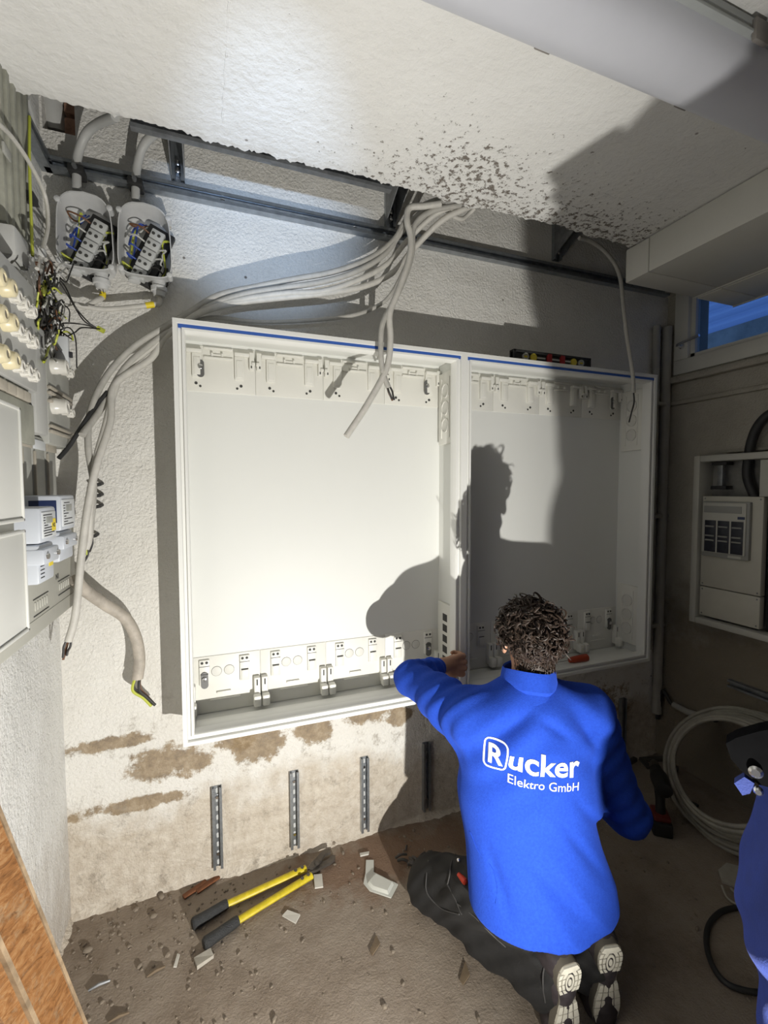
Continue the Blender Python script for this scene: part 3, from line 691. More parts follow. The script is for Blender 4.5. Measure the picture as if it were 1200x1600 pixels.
# ------------------------------------------------------------------ spirit level and red handle
a, b = onY(797, 567, -.15), onY(917, 567, -.15)
zl = CZ1; t = thing('spirit_level', 'black spirit level with yellow and red vials on top of the shaded cabinet', 'spirit level', ((a.x+b.x)/2, -.15, zl))
mat('level_yellow', (0.62, 0.50, 0.05), 0.4); mat('level_red', (0.30, 0.02, 0.02), 0.5); mat('level_glass', (0.45, 0.45, 0.40), 0.15)
xa, xb, y0, y1 = a.x, b.x, -.175, -.145
m = MB(); m.box((xa, y0, zl+.0005), (xb, y1, zl+.010), .001); m.box((xa, y0, zl+.042), (xb, y1, zl+.052), .001); m.box((xa, y0+.008, zl+.008), (xb, y1-.008, zl+.044))
m.box((xa, y0, zl+.0005), (xa+.012, y1, zl+.052), .001); m.box((xb-.012, y0, zl+.0005), (xb, y1, zl+.052), .001)
part('beam', m, MAT['black_rubber'], t)['kind'] = 'stuff'
Lx = xb-xa
for f, k in ((.15, 'ring'), (.25, 'y'), (.45, 'r'), (.62, 'r'), (.77, 'y'), (.87, 'ring')):
    x = xa+Lx*f
    if k == 'ring':
        v = part('vial_ring', MB().lathe((x, y0+.010, zl+.026), (0, -1, 0), [(0, .015), (.010, .015), (.010, .011), (.005, .010)], 20), MAT['level_glass'], t); part('vial', MB().cyl((x-.008, y0+.004, zl+.026), (x+.008, y0+.004, zl+.026), .004, 10), MAT['level_yellow'], v)
    elif k == 'y': part('vial', MB().lathe((x, y0+.010, zl+.026), (0, -1, 0), [(0, .016), (.009, .016), (.010, .008)], 20), MAT['level_yellow'], t)
    else: part('red_grip', MB().box((x-.012, y0-.001, zl+.004), (x+.012, y0+.012, zl+.048), .002), MAT['level_red'], t)
for f in (.35, .535, .70): part('slot_window', MB().box((xa+Lx*f-.022, y0+.004, zl+.023), (xa+Lx*f+.022, y0+.009, zl+.031), .001), MAT['level_glass'], t)
mat('red_handle', (0.40, 0.055, 0.02), 0.4)
a, b = onZ(862, 1036, CZ0+.05), onZ(918, 1027, CZ0+.05)
t = thing('screwdriver', 'red handled screwdriver lying on the bottom ledge of the shaded cabinet', 'screwdriver', (a+b)/2 - Vector((0, 0, .018)))
d = (b-a).normalized()
part('handle', MB().lathe(b, -d, [(0, .010), (.004, .016), (.03, .017), (.08, .015), (.105, .012), (.11, .008)], 14), MAT['red_handle'], t)
part('shaft', MB().cyl(b-d*.10, b-d*.24, .003, 8), MAT['chrome'], t)

# ------------------------------------------------------------------ short slotted struts standing on the lower wall
LS = [(340, 1232, 1359, 'slotted strut piece at the foot of the wall, first from the corner'), (461, 1208, 1327, 'slotted strut piece at the foot of the wall above the cutter jaws'), (571, 1186, 1301, 'slotted strut piece at the foot of the wall beside the shadow edge'), (668, 1163, 1268, 'strut piece in the shadow left of the kneeling man'), (975, 1093, 1182, 'strut piece in the dark right of the kneeling man')]
for px, p0, p1, lab in LS:
    z1_, z0_ = onY(px, p0, -.022).z, onY(px, p1, -.022).z; x = onY(px, (p0+p1)/2, -.022).x
    t = thing('strut_piece', lab, 'strut', (x, 0, z0_), 'short struts on the lower wall')
    m = MB(); strut(m, (x, -.001, z0_), (x, -.001, z1_), .036, .022, (0, -1, 0)); part('channel', m, MAT['zinc'], t)
    strut_slots(t, (x, -.001, z0_), (x, -.001, z1_), 9, (0, -1, 0), .020, .009, .0030, MAT['terminal'])
    for zz in (z0_+.05, z1_-.045): part('screw', MB().lathe((x, -.004, zz), (0, -1, 0), [(0, .007), (.004, .006)], 8), MAT['chrome'], t)
# ------------------------------------------------------------------ old meter and fuse installation on the left wall
mat('old_grey', (0.40, 0.40, 0.365), 0.55, var=0.15, vscale=14)
mat('old_green_grey', (0.36, 0.36, 0.30), 0.6, var=0.22, vscale=18)
mat('old_beige', (0.45, 0.41, 0.34), 0.6, var=0.2, vscale=18)
mat('plate_grey', (0.43, 0.43, 0.41), 0.5, var=0.08, vscale=10)
mat('porcelain', (0.74, 0.72, 0.66), 0.25, var=0.1, vscale=30)
mat('tool_hole', (0.16, 0.14, 0.11), 0.5)
mat('cream_cap', (0.72, 0.64, 0.42), 0.35)
mat('meter_grey', (0.55, 0.58, 0.63), 0.4, var=0.04)
mat('meter_face', (0.64, 0.66, 0.67), 0.4)
mat('meter_blue', (0.02, 0.032, 0.09), 0.25)
mat('lcd', (0.30, 0.31, 0.29), 0.3)
mat('cover_white', (0.64, 0.64, 0.60), 0.4, var=0.03, vscale=5)
mat('board_beige', (0.47, 0.465, 0.41), 0.5, var=0.06, vscale=8)
# base board
xb_ = -.42
yE, yN = -.115, -.875
zb0 = onX(49, 1001, xb_).z; zb1 = onX(86, 780, xb_).z + .32
t = thing('meter_board', 'beige plastic meter board with vent lines under the two electricity meters', 'meter board', (XL, -.7, zb0))
part('board', MB().box((XL, yN, zb0), (xb_, yE, 1.47), .006), MAT['board_beige'], t)
part('fold', MB().box((xb_-.002, yN, zb0+.040), (xb_+.0012, yE-.01, zb0+.043), .0005), MAT['board_beige'], t)
for py_a, py_b, pxa, pxb in ((938, 965, 52, 76), (908, 930, 92, 110)):
    ya, yb_ = onX(pxa, 950, xb_).y, onX(pxb, 950, xb_).y
    zt2, zb2 = onX(pxa, py_a, xb_).z, onX(pxa, py_b, xb_).z
    for z in (zt2, zb2): part('groove', MB().box((xb_-.001, ya, z-.001), (xb_+.0015, yb_, z+.001)), MAT['dark_hole'], t)
    for k in range(6):
        y = ya + (yb_-ya)*(k+.7)/6.4; part('vent_rib', MB().box((xb_-.001, y-.003, zb2+.012), (xb_+.0025, y+.003, zt2-.008), .001), MAT['board_beige'], t)
flat_text('N1', .022, MAT['ink'], t, onX(87, 906, xb_)+Vector((.0006, 0, 0)), (0, 1, 0), (0, 0, 1), ext=.0003)
# electricity meters
def meter(pxn, pxf, ptop, pmid, pbot, label, blue, xf, base_px):
    n_, f_ = onX(pxn, pmid, xf).y, onX(pxf, pmid, xf).y
    zt2, zm, zb2 = onX(pxn, ptop, xf).z, onX(pxn, pmid, xf).z, onX(pxn, pbot, xf).z
    t = thing('electricity_meter', label, 'meter', (xb_, (n_+f_)/2, zb2), 'electricity meters')
    part('body', MB().box((xb_, n_, zm), (xf, f_, zt2), .006), MAT['meter_grey'], t)
    part('terminal_cover', MB().box((xb_, n_+.004, zb2), (xf-.006, f_-.002, zm-.003), .006), MAT['meter_grey'], t)
    part('terminal_hood', MB().box((xb_, n_+.002, zm-.045), (xf+.004, f_-.001, zm-.012), .004), MAT['meter_grey'], t)
    p = part('face', MB().box((xf-.001, n_+.008, zm+.010), (xf+.002, f_-.008, zt2-.010), .002), MAT['meter_face'], t)
    W_, H_ = f_-n_-.016, zt2-zm-.02; y0, z0 = n_+.008, zm+.010
    part('display', MB().box((xf+.0015, y0+W_*.25, z0+H_*.55), (xf+.003, y0+W_*.72, z0+H_*.80), .0005), MAT['lcd'], p)
    rn = random.Random(int(pxn))
    m = MB()
    for k in range(9):
        z = z0+H_*(.06+.10*k) 
        a_ = rn.uniform(.05, .12); b_ = rn.uniform(.25, .9)
        if .50 < (z-z0)/H_ < .84: b_ = .2
        m.box((xf+.0016, y0+W_*a_, z), (xf+.0024, y0+W_*b_, z+.0022))
    part('print', m, MAT['ink'], p)['kind'] = 'stuff'
    part('seal_screw', MB().lathe((xf+.002, n_+.02, zm-.028), (1, 0, 0), [(0, .007), (.006, .006)], 10), MAT['chrome'], t)
    part('seal_screw', MB().lathe((xf+.002, f_-.012, zm-.028), (1, 0, 0), [(0, .007), (.006, .006)], 10), MAT['chrome'], t)
    if blue:
        part('side_window', MB().box((xb_+.012, n_-.001, zm+.02), (xf-.008, n_+.001, zt2-.012), .0005), MAT['meter_blue'], t)
        part('mark', MB().prism([(xf-.005, n_+.03, zb2+.03), (xf-.005, n_+.055, zb2+.035), (xf-.005, n_+.03, zb2+.062)], (.0008, 0, 0)), MAT['ink'], t)
    else:
        for zz, s in ((z0+H_*.22, p), (zb2+.030, t)):
            xx = xf+.0022 if s is p else xf-.0055
            part('sticker', MB().box((xx-.001, y0+W_*.66, zz), (xx+.0006, y0+W_*.95, zz+.026)), MAT['yellow_tag'], s, label='yellow sticker')
            flat_text('N2' if s is p else 'N1', .013, MAT['ink'], s, Vector((xx+.0008, y0+W_*.69, zz+.008)), (0, 1, 0), (0, 0, 1), ext=.0002)
        m = MB()
        for k in range(6): m.box((xf-.0062, y0+W_*.04, zb2+.012+k*.008), (xf-.0054, y0+W_*rn.uniform(.3, .42), zb2+.014+k*.008))
        part('print', m, MAT['ink'], t)['kind'] = 'stuff'
meter(64, 89, 793, 850, 916, 'grey electricity meter with two yellow stickers, nearer the white covers', False, -.335, 38)
meter(96, 118, 774, 830, 880, 'grey electricity meter with a dark blue side window, nearer the corner', True, -.345, 75)
# white cover cabinet
xf = -.30; yF_, yN_ = onX(40, 815, xf).y, -1.42
z0 = onX(50, 983, xf).z; z1 = onX(31, 636, xf).z; zs = onX(40, 818, xf).z
t = thing('cover_cabinet', 'plain white cabinet with two cover doors at the left edge below the fuse plate', 'cabinet', (XL, (yF_+yN_)/2, z0))
part('body', MB().box((XL, yN_, z0-.004), (xf-.014, yF_-.003, z1+.002), .004), MAT['cover_white'], t)
for a_, b_ in ((z0, zs-.010), (zs+.004, z1)):
    d = part('door', MB().box((xf-.014, yN_, a_), (xf-.003, yF_, b_), .004), MAT['cover_white'], t)
    m = MB()
    for q in (((yN_, a_), (yF_, a_+.006)), ((yN_, b_-.006), (yF_, b_)), ((yF_-.006, a_), (yF_, b_))): m.box((xf-.004, q[0][0], q[0][1]), (xf, q[1][0], q[1][1]), .0015)
    pieces('rim', m, MAT['cover_white'], d)
# fuse plate with rows of screw caps
xp = -.36
yR = onX(55, 520, xp).y; zt3 = onX(55, 452, xp).z; zb3 = onX(55, 612, xp).z
t = thing('fuse_plate', 'grey steel fuse plate with rows of white screw fuse caps', 'fuse board', (XL, yR-.15, zb3))
part('plate', MB().box((xp-.012, yR-.42, zb3), (xp, yR, zt3), .003), MAT['plate_grey'], t)
part('box', MB().box((XL, yR-.42, zb3-.10), (xp-.012, yR-.012, zt3-.006), .004), MAT['old_green_grey'], t)
cap = MB().lathe((0, 0, 0), (1, 0, 0), [(0, .0140), (.008, .0140), (.009, .0125), (.016, .0115), (.017, .0100), (.017, .007), (.013, .0065)], 20).mesh('fuse_cap')
cap2 = MB().lathe((0, 0, 0), (1, 0, 0), [(0, .0180), (.010, .0180), (.012, .0165), (.020, .0150), (.022, .012), (.022, .008), (.018, .007)], 22).mesh('fuse_cap_large')
cap3 = MB().lathe((0, 0, 0), (1, 0, 0), [(0, .022), (.012, .022), (.014, .0205), (.034, .0195), (.037, .016), (.037, .009), (.032, .008)], 22).mesh('fuse_cap_tall')
ring = MB().lathe((0, 0, 0), (1, 0, 0), [(0, .0165), (.0015, .0165)], 18).mesh('fuse_hole')
eye = MB().lathe((0, 0, 0), (1, 0, 0), [(0, .0075), (.001, .0075)], 12).mesh('fuse_window')
ribm = MB()
for k in range(10):
    q = 2*math.pi*k/10; ribm.box((.003, .0125*math.cos(q)-.0018, .0125*math.sin(q)-.0018), (.014, .0125*math.cos(q)+.0018, .0125*math.sin(q)+.0018))
rib_me = ribm.mesh('cap_ribs')
def fuse(c, big, parent, x0, m=None):
    c = Vector((x0, c.y, c.z)); inst('fuse_hole', ring, MAT['dark_hole'], parent, c + Vector((0, 0, .004)))
    o = inst('fuse_cap', cap2 if big else cap, MAT['cream_cap' if big else 'porcelain'], parent, c)
    inst('fuse_window', eye, MAT['wire_green'] if random.random() < .2 else MAT['tool_hole'], o, c+Vector((.014 if not big else .019, 0, 0)))
    if not big: s = inst('cap_ribs', rib_me, MAT['porcelain'], o, c); s['kind'] = 'stuff'
for py in (487, 533, 584):
    z = onX(43, py, xp).z
    for k, px in enumerate((43, 31, 19, 5, -12)): fuse(Vector((0, onX(px, 520, xp).y, z)), px < 10, t, xp)
# row of label tiles and grey strip under the plate
for k, px in enumerate((50, 40, 28, 14, 2)):
    y = onX(px, 605, xp).y; part('label_tile', MB().box((xp-.012, y-.028, zb3-.026), (xp-.004, y+.008, zb3-.006), .002), MAT['old_beige'], t)
part('lower_panel', MB().box((xp-.02, yR-.42, zb3-.115), (xp-.008, yR, zb3-.028), .003), MAT['old_green_grey'], t)
# grey upright strip
xs_ = -.365; ya, yb_ = onX(54, 600, xs_).y, onX(73, 600, xs_).y
zt4, zb4 = onX(64, 512, xs_).z, onX(64, 677, xs_).z
solo('upright_strip', MB().box((XL, ya+.004, zb4), (xs_, yb_, zt4), .004), MAT['plate_grey'], 'smooth grey upright strip between the two groups of fuses', 'panel')
# second block with fuses in the corner
xk = -.41; ya, yb_ = onX(74, 600, xk).y, onX(108, 600, xk).y
zt5, zb5 = onX(74, 500, xk).z, onX(74, 692, xk).z
t = thing('fuse_block', 'old fuse block with large white caps between the grey strip and the cables', 'fuse board', (XL, (ya+yb_)/2, zb5))
part('housing', MB().box((XL, ya, zb5), (xk, yb_, zt5), .004), MAT['old_grey'], t)
for py in (604, 612, 625, 664, 672): part('rib', MB().box((xk-.002, ya, onX(74, py, xk).z-.004), (xk+.008, yb_, onX(74, py, xk).z+.004), .002), MAT['old_beige'], t)
for py, lst in ((572, ((81, 1), (96, 0), (105, 0))), (634, ((82, 1), (97, 0), (106, 0)))):
    for px, big in lst:
        c = onX(px, py + (px-81)*0.45, xk); c.x = xk
        inst('fuse_hole', ring, MAT['dark_hole'], t, c+Vector((0, 0, .006)))
        o = inst('fuse_cap', cap3 if big else cap, MAT['porcelain'], t, c); inst('fuse_window', eye, MAT['tool_hole'], o, c+Vector((.034 if big else .014, 0, 0)))
        if not big: s = inst('cap_ribs', rib_me, MAT['porcelain'], o, c); s['kind'] = 'stuff'
c = onX(108, 552, xk+.03)
br = part('breaker', MB().box((xk, c.y-.009, c.z-.04), (xk+.030, c.y+.009, c.z+.045), .003), MAT['meter_face'], t, label='narrow white circuit breaker')
part('breaker_toggle', MB().box((xk+.030, c.y-.005, c.z-.012), (xk+.038, c.y+.005, c.z+.004), .001), MAT['ink'], br)
# clear-grey flap covers under it
xq = -.425
for (pa, pb, lab) in ((31, 51, 'grey flap cover beside the white cover door'), (51.5, 71, 'grey flap cover with a small label tag'), (72, 88, 'grey flap cover nearest the corner, above the meters')):
    ya, yb_ = onX(pa, 720, xq).y, onX(pb, 720, xq).y; zt6 = onX(60, 682, xq).z; zb6 = onX(60, 790, xq).z
    t = thing('flap_cover', lab, 'cover', (XL, (ya+yb_)/2, zb6), 'flap covers')
    part('cover', MB().box((XL, ya+.002, zb6), (xq, yb_-.002, zt6), .005), MAT['old_grey'], t)
    part('label_strip', MB().box((xq-.001, ya+.004, zt6-.034), (xq+.003, yb_-.004, zt6-.010), .001), MAT['meter_face' if pa > 40 and pa < 60 else 'old_beige'], t)
    part('ridge', MB().box((xq-.001, ya+.004, zb6+.01), (xq+.005, ya+.010, zt6-.04), .001), MAT['old_beige'], t)
# ribbed slat panel at the very top
xr_ = -.45
t = thing('slat_panel', 'ribbed green-grey slat panel high on the side wall under the slab', 'panel', (XL, -.3, 2.1))
za_, zb_ = onX(40, 385, xr_).z, 2.62
ya, yb_ = onX(6, 270, xr_).y, onX(43, 270, xr_).y
for k in range(8):
    y = ya + (yb_-ya)*k/7.5; part('slat', MB().box((XL, y, za_), (xr_+(.006 if k % 2 else 0), y+(yb_-ya)/8.6, zb_), .002), MAT['old_green_grey'], t)
part('cross_strap', MB().box((xr_+.004, ya-.02, onX(10, 245, xr_).z-.012), (xr_+.010, ya+.02, onX(10, 245, xr_).z+.012), .002), MAT['old_grey'], t)
def wcab(lab, L, r, m, group=None, name='wire', cat='wire'):
    t = solo(name, MB().tube(spline([onX(a, b, x) for a, b, x in L], 8), r, 8), MAT[m], lab, cat, group); return t
wcab('yellow-green earth wire running down beside the slat panel', [(46, 182, -.44), (46, 250, -.435), (48, 320, -.43), (51, 400, -.42)], .0035, 'wire_green', None, 'earth_wire')
wcab('thin white cable looping in front of the slat panel', [(-6, 190, -.40), (20, 216, -.40), (48, 258, -.40), (70, 305, -.40), (75, 350, -.395), (68, 385, -.39), (58, 420, -.385)], .0048, 'cable_pale', None, 'cable', 'cable')
wcab('short pale conduit leaning beside the slat panel under the slab', [(41, 152, -.47), (48, 175, -.475), (54, 200, -.48)], .008, 'conduit_grey', None, 'conduit', 'conduit')
c = onX(48, 310, -.44); solo('cable_clamp', MB().box(c+Vector((-.012, -.02, -.012)), c+Vector((.012, .02, .012)), .004), MAT['black_rubber'], 'black cable clamp low on the slat panel', 'clamp')
# grey connection box above the fuse plate
c0_, c1_ = onX(24, 372, -.415), onX(47, 400, -.415)
solo('connection_box', MB().box((-.475, c0_.y, c1_.z-.040), (-.415, c1_.y, c1_.z+.030), .008), MAT['conduit_grey'], 'small grey connection box above the fuse plate', 'box')
# tangle of loose wires
t = thing('wire_tangle', 'tangle of loose black and yellow-green wires beside the fuse plate', 'wires', onX(85, 560, -.40))
rn = random.Random(21)
def W_(L, r, m): part('wire', MB().tube(spline(L, 6), r, 6), MAT[m], t)
for k in range(64):
    p0 = (rn.uniform(57, 76), rn.uniform(420, 562)); 
    L = [onX(p0[0], p0[1], -.40)]
    n_ = rn.randint(3, 5); q = list(p0)
    for j in range(n_):
        q[0] += rn.uniform(-6, 14); q[1] += rn.uniform(-32, 26); q[0] = min(max(q[0], 56), 108); q[1] = min(max(q[1], 410), 566)
        L.append(onX(q[0], q[1], -.40 + rn.uniform(-.03, .05)))
    W_(L, rn.choice((.0018, .0022, .0026)), rn.choice(('wire_black', 'wire_black', 'wire_black', 'wire_brown', 'wire_green', 'wire_white')))
for L in ([(78, 425), (92, 440), (110, 468), (130, 500), (150, 512)], [(80, 428), (100, 445), (118, 480), (140, 505), (158, 516)], [(72, 512), (100, 505), (130, 507), (152, 513)], [(75, 520), (95, 528), (116, 520), (128, 512), (156, 514)], [(70, 500), (90, 515), (108, 512), (118, 530), (120, 575)], [(84, 422), (96, 436), (104, 440), (110, 425), (115, 412)], [(60, 470), (75, 505), (98, 520), (112, 530)]):
    W_([onY(a, b, -.22 + .03*math.sin(a)) for a, b in L], .0020, 'wire_black')
W_([onY(a, b, -.2) for a, b in ((96, 520), (104, 518), (112, 524), (114, 532))], .0028, 'wire_green')
part('wire_sleeve', MB().tube([onY(152, 512, -.22), onY(163, 518, -.22)], .007, 8), MAT['wire_green'], t)
for px, py in ((78, 470), (90, 500), (66, 395)): 
    c = onX(px, py, -.385); part('connector', MB().box(c+Vector((-.006, -.012, -.010)), c+Vector((.006, .012, .010)), .002, Matrix.Rotation(.4, 3, 'X')), MAT['conduit_grey'], t)
# ------------------------------------------------------------------ ceiling lamp (switched off)
mat('diffuser', (0.63, 0.64, 0.69), 0.35, var=0.03)
mat('lamp_body', (0.42, 0.44, 0.43), 0.5, var=0.1)
lx0, lx1 = 0.06, 1.62
t = thing('ceiling_lamp', 'long tub ceiling lamp with a white diffuser, switched off', 'lamp', ((lx0+lx1)/2, -1.06, 2.40))
m = MB(); prof = [(-1.125, 2.462), (-1.120, 2.425), (-1.095, 2.400), (-1.05, 2.394), (-1.01, 2.398), (-.985, 2.418), (-.978, 2.462)]
m.prism([(lx0, y, z) for y, z in prof], (lx1-lx0, 0, 0)); part('diffuser', m, MAT['diffuser'], t)
part('housing', MB().box((lx0, -1.135, 2.462), (lx1, -.968, 2.494), .006), MAT['lamp_body'], t)
part('gasket', MB().box((lx0-.002, -1.139, 2.457), (lx1+.002, -.964, 2.465), .002), MAT['lamp_body'], t)
part('end_cap', MB().box((lx0-.012, -1.13, 2.405), (lx0, -.972, 2.492), .006), MAT['lamp_body'], t); part('end_cap', MB().box((lx1, -1.13, 2.405), (lx1+.012, -.972, 2.492), .006), MAT['lamp_body'], t)
mat('clip_brown', (0.26, 0.24, 0.22), 0.5)
for x in (0.25, 0.68, 1.10, 1.50):
    for y, s in ((-1.139, -1), (-.966, 1)):
        part('clip', MB().box((x-.020, y-.005, 2.440), (x+.020, y+.005, 2.485), .002), MAT['clip_brown'], t)
t = thing('ceiling_cable', 'dark cable run fixed to the ceiling behind the lamp', 'cable', (1.0, -1.21, 2.48))
part('sheath', MB().tube(spline([(0.3, -1.20, 2.488), (0.8, -1.195, 2.489), (1.2, -1.195, 2.488), (1.7, -1.20, 2.489)], 8), .010, 8), MAT['black_rubber'], t)
for x in (.55, 1.0, 1.4): part('clip', MB().box((x-.012, -1.213, 2.472), (x+.012, -1.18, 2.4995), .003), MAT['clip_brown'], t)
# ------------------------------------------------------------------ white trunking along the right side of the ceiling
mat('trunking', (0.62, 0.61, 0.56), 0.4, var=0.03)
for xa, xb2, zb, lab in ((1.634, 2.047, 2.36, 'wide white cable trunking under the slab with an end cap'), (2.053, 2.300, 2.352, 'second white trunking run beside it, above the window')):
    ye = -.335 if xa < 2 else -.345
    t = thing('cable_trunking', lab, 'trunking', ((xa+xb2)/2, -1.5, zb), 'white trunking under the ceiling')
    part('end_cap', MB().box((xa, ye-.108, zb), (xb2, ye, 2.4965), .006), MAT['trunking'], t)
    y = ye-.110; k = 0
    while y > -3.2:
        part('cover', MB().box((xa+.001, max(y-1.1, -3.4), zb+.001), (xb2-.001, y, 2.4960), .003), MAT['trunking'], t); y -= 1.103; k += 1
    part('lip', MB().box((xb2-.006, -3.3, zb-.004), (xb2+.002, ye-.002, zb+.006), .001), MAT['trunking'], t)
# ------------------------------------------------------------------ pipes in the right corner
mat('pipe_grey', (0.40, 0.39, 0.36), 0.5, var=0.15)
solo('corner_conduit', MB().tube([(2.285, -.028, .25), (2.285, -.028, 2.36)], .024, 14), MAT['pipe_grey'], 'thick grey conduit standing in the right room corner', 'conduit')
solo('corner_conduit', MB().tube([(2.215, -.022, .62), (2.215, -.022, 2.36)], .018, 14), MAT['pipe_grey'], 'thinner grey conduit left of the corner conduit', 'conduit')
for z in (.75, 1.35, 1.95): solo('pipe_clip', MB().box((2.190, -.046, z-.010), (2.312, -.001, z+.010), .004), MAT['pipe_grey'], {.75: 'lowest clip on the corner conduits', 1.35: 'middle clip on the corner conduits', 1.95: 'upper clip on the corner conduits'}[z], 'clip', 'conduit clips')
def on_rw(px, py, off=.02): return onX(px, py, XR-off)
t = cable('black cable bending out of the corner conduit towards the coil', [Vector((2.285, -.03, .30)), Vector((2.288, -.035, .22)), on_rw(1035, 1080, .03), on_rw(1050, 1100, .03), on_rw(1075, 1112, .03), on_rw(1105, 1122, .03)], .010, 'black_rubber', world=True)
solo('cable_sleeve', MB().tube(spline([on_rw(1052, 1101, .034), on_rw(1076, 1113, .034), on_rw(1098, 1120, .034)], 5), .016, 10), MAT['pipe_grey'], 'pale sleeve on the black cable low on the right wall', 'sleeve')
c = on_rw(1118, 1119, .02); t = thing('cable_gland', 'small dark cable fitting at the end of the sleeve', 'fitting', c)
part('nut', MB().lathe(c, (-1, -.6, 0), [(0, .018), (.03, .018), (.032, .012), (.05, .012)], 6), MAT['black_rubber'], t)
a, b = on_rw(1141, 1066, .004), on_rw(1215, 1096, .004)
t = thing('strut_piece', 'horizontal strut piece low on the right wall beside the standing person', 'strut', (a+b)/2, 'struts on the right wall')
b.z = a.z; m = MB(); strut(m, a, b, .036, .024, (-1, 0, 0)); part('channel', m, MAT['zinc_dull'], t)
# ------------------------------------------------------------------ distribution board on the right wall
mat('rw_white', (0.50, 0.49, 0.44), 0.45, var=0.05)
mat('rw_cover', (0.52, 0.50, 0.43), 0.45, var=0.06)
mat('fuse_dark', (0.03, 0.032, 0.045), 0.35, var=0.3, vscale=60)
mat('fuse_grey', (0.30, 0.30, 0.28), 0.45)
mat('recess_grey', (0.26, 0.255, 0.235), 0.7, var=0.3, vscale=12)
xw = XR-.10
def q(px, py, x=xw): return onX(px, py, x)
ya, yb = q(1085, 713).y, -1.0; zt, zb = q(1085, 713).z, q(1070, 968).z
t = thing('wall_distribution_board', 'open old distribution board with fuse switch on the right wall under the window', 'distribution board', (XR, (ya+yb)/2, zb))
f = .030
for nm, a, b in (('frame_profile', (ya-f, zb), (ya, zt)), ('frame_profile', (yb, zt-f), (ya-f, zt)), ('frame_profile', (yb, zb), (ya-f, zb+f)), ('frame_profile', (yb, zb+f), (yb+f, zt-f))):
    part(nm, MB().box((xw-.004, a[0], a[1]), (XR, b[0], b[1]), .004), MAT['rw_white'], t)
part('back_panel', MB().box((XR-.006, yb+f, zb+f), (XR-.001, ya-f, zt-f)), MAT['recess_grey'], t)
c0, c1 = q(1097, 775), q(1188, 985); cz1, cz0 = q(1097, 775).z, zb+f+.012
cy0, cy1 = q(1187, 880).y, q(1093, 850).y
zmid = q(1092, 915).z
for a_, b_ in ((cz0, zmid-.002), (zmid+.002, cz1)):
    p = part('cover_plate', MB().box((xw+.012, cy0, a_), (xw+.045, cy1, b_), .004), MAT['rw_cover'], t)
    for yy in (cy0+.012, cy1-.012):
        for zz in (a_+.012, b_-.012): part('screw', MB().lathe((xw+.012, yy, zz), (-1, 0, 0), [(0, .004), (.002, .003)], 8), MAT['zinc_dull'], p)
# fuse switch disconnector, three bays
fy0, fy1 = q(1172, 830).y, q(1098, 830).y; fz1, fz0 = q(1100, 783).z, q(1103, 868).z
p = part('fuse_switch', MB().box((xw-.006, fy0, fz0), (xw+.014, fy1, fz1), .004), MAT['fuse_grey'], t, label='grey fuse switch with three dark windows')
part('switch_frame', MB().box((xw-.012, fy0+.012, fz0+.020), (xw-.004, fy1-.004, fz1-.006), .003), MAT['rw_white'], p)
wy = (fy1-fy0-.03)/3; H_ = fz1-fz0
for k in range(3):
    y0 = fy0+.020+k*wy; 
    part('fuse_window', MB().box((xw-.0145, y0, fz0+.024), (xw-.0115, y0+wy-.008, fz0+H_*.66), .001), MAT['fuse_dark'], p)
    for zz in (.30, .38, .55): part('fuse_link', MB().cyl((xw-.016, y0+.006, fz0+H_*zz), (xw-.016, y0+wy-.014, fz0+H_*zz), .004, 8), MAT['fuse_grey'], p)
part('handle_bar', MB().box((xw-.0145, fy0+.03, fz0+H_*.80), (xw-.0115, fy1-.012, fz0+H_*.92), .001), MAT['fuse_grey'], p)
part('rating_label', MB().box((xw-.014, fy0+.016, fz0+H_*.70), (xw-.0115, fy0+.045, fz0+H_*.745)), MAT['meter_blue'], p)
part('paper_label', MB().box((xw-.0075, fy0+.03, fz0+.004), (xw-.0055, fy0+.085, fz0+.016)), MAT['rw_white'], p)
# cable clamp, hose and white plate in the open top
m = MB(); y1 = q(1118, 740).y; z_ = q(1118, 740).z
part('busbar_post', MB().box((xw+.03, y1-.012, z_-.06), (xw+.06, y1+.012, z_+.055), .002), MAT['zinc_dull'], t)
part('clamp_bar', MB().box((xw+.02, y1-.035, z_+.040), (xw+.07, y1+.035, z_+.055), .002), MAT['black_rubber'], t)
part('clamp_bar', MB().box((xw+.02, y1-.035, z_-.075), (xw+.07, y1+.035, z_-.058), .002), MAT['black_rubber'], t)
part('side_cover', MB().box((xw+.004, yb+f, q(1190, 776).z), (xw+.03, q(1186, 745).y, zt-f-.004), .003), MAT['rw_white'], t)
part('gap_shade', MB().box((xw+.05, yb+f, zb+f), (xw+.08, cy0-.004, cz1-.01), .003), MAT['black_rubber'], t)  # black slab standing in for the shade in the gap beside the covers
hs = [onX(1215, 640, XR-.06), onX(1196, 652, XR-.06), onX(1182, 670, XR-.055), onX(1174, 692, XR-.05), onX(1170, 715, XR-.05), onX(1168, 745, XR-.045), onX(1180, 778, XR-.045)]
solo('black_hose', MB().tube(spline(hs, 8), .020, 12), MAT['black_rubber'], 'thick black hose entering the old distribution board from above', 'hose')
solo('trim_4', MB().box((XR-.03, -.9, q(1140, 707, XR-.03).z), (XR, onX(1130, 705, XR-.03).y, q(1140, 707, XR-.03).z+.014), .004), MAT['wall_right_plaster'], kind='structure')

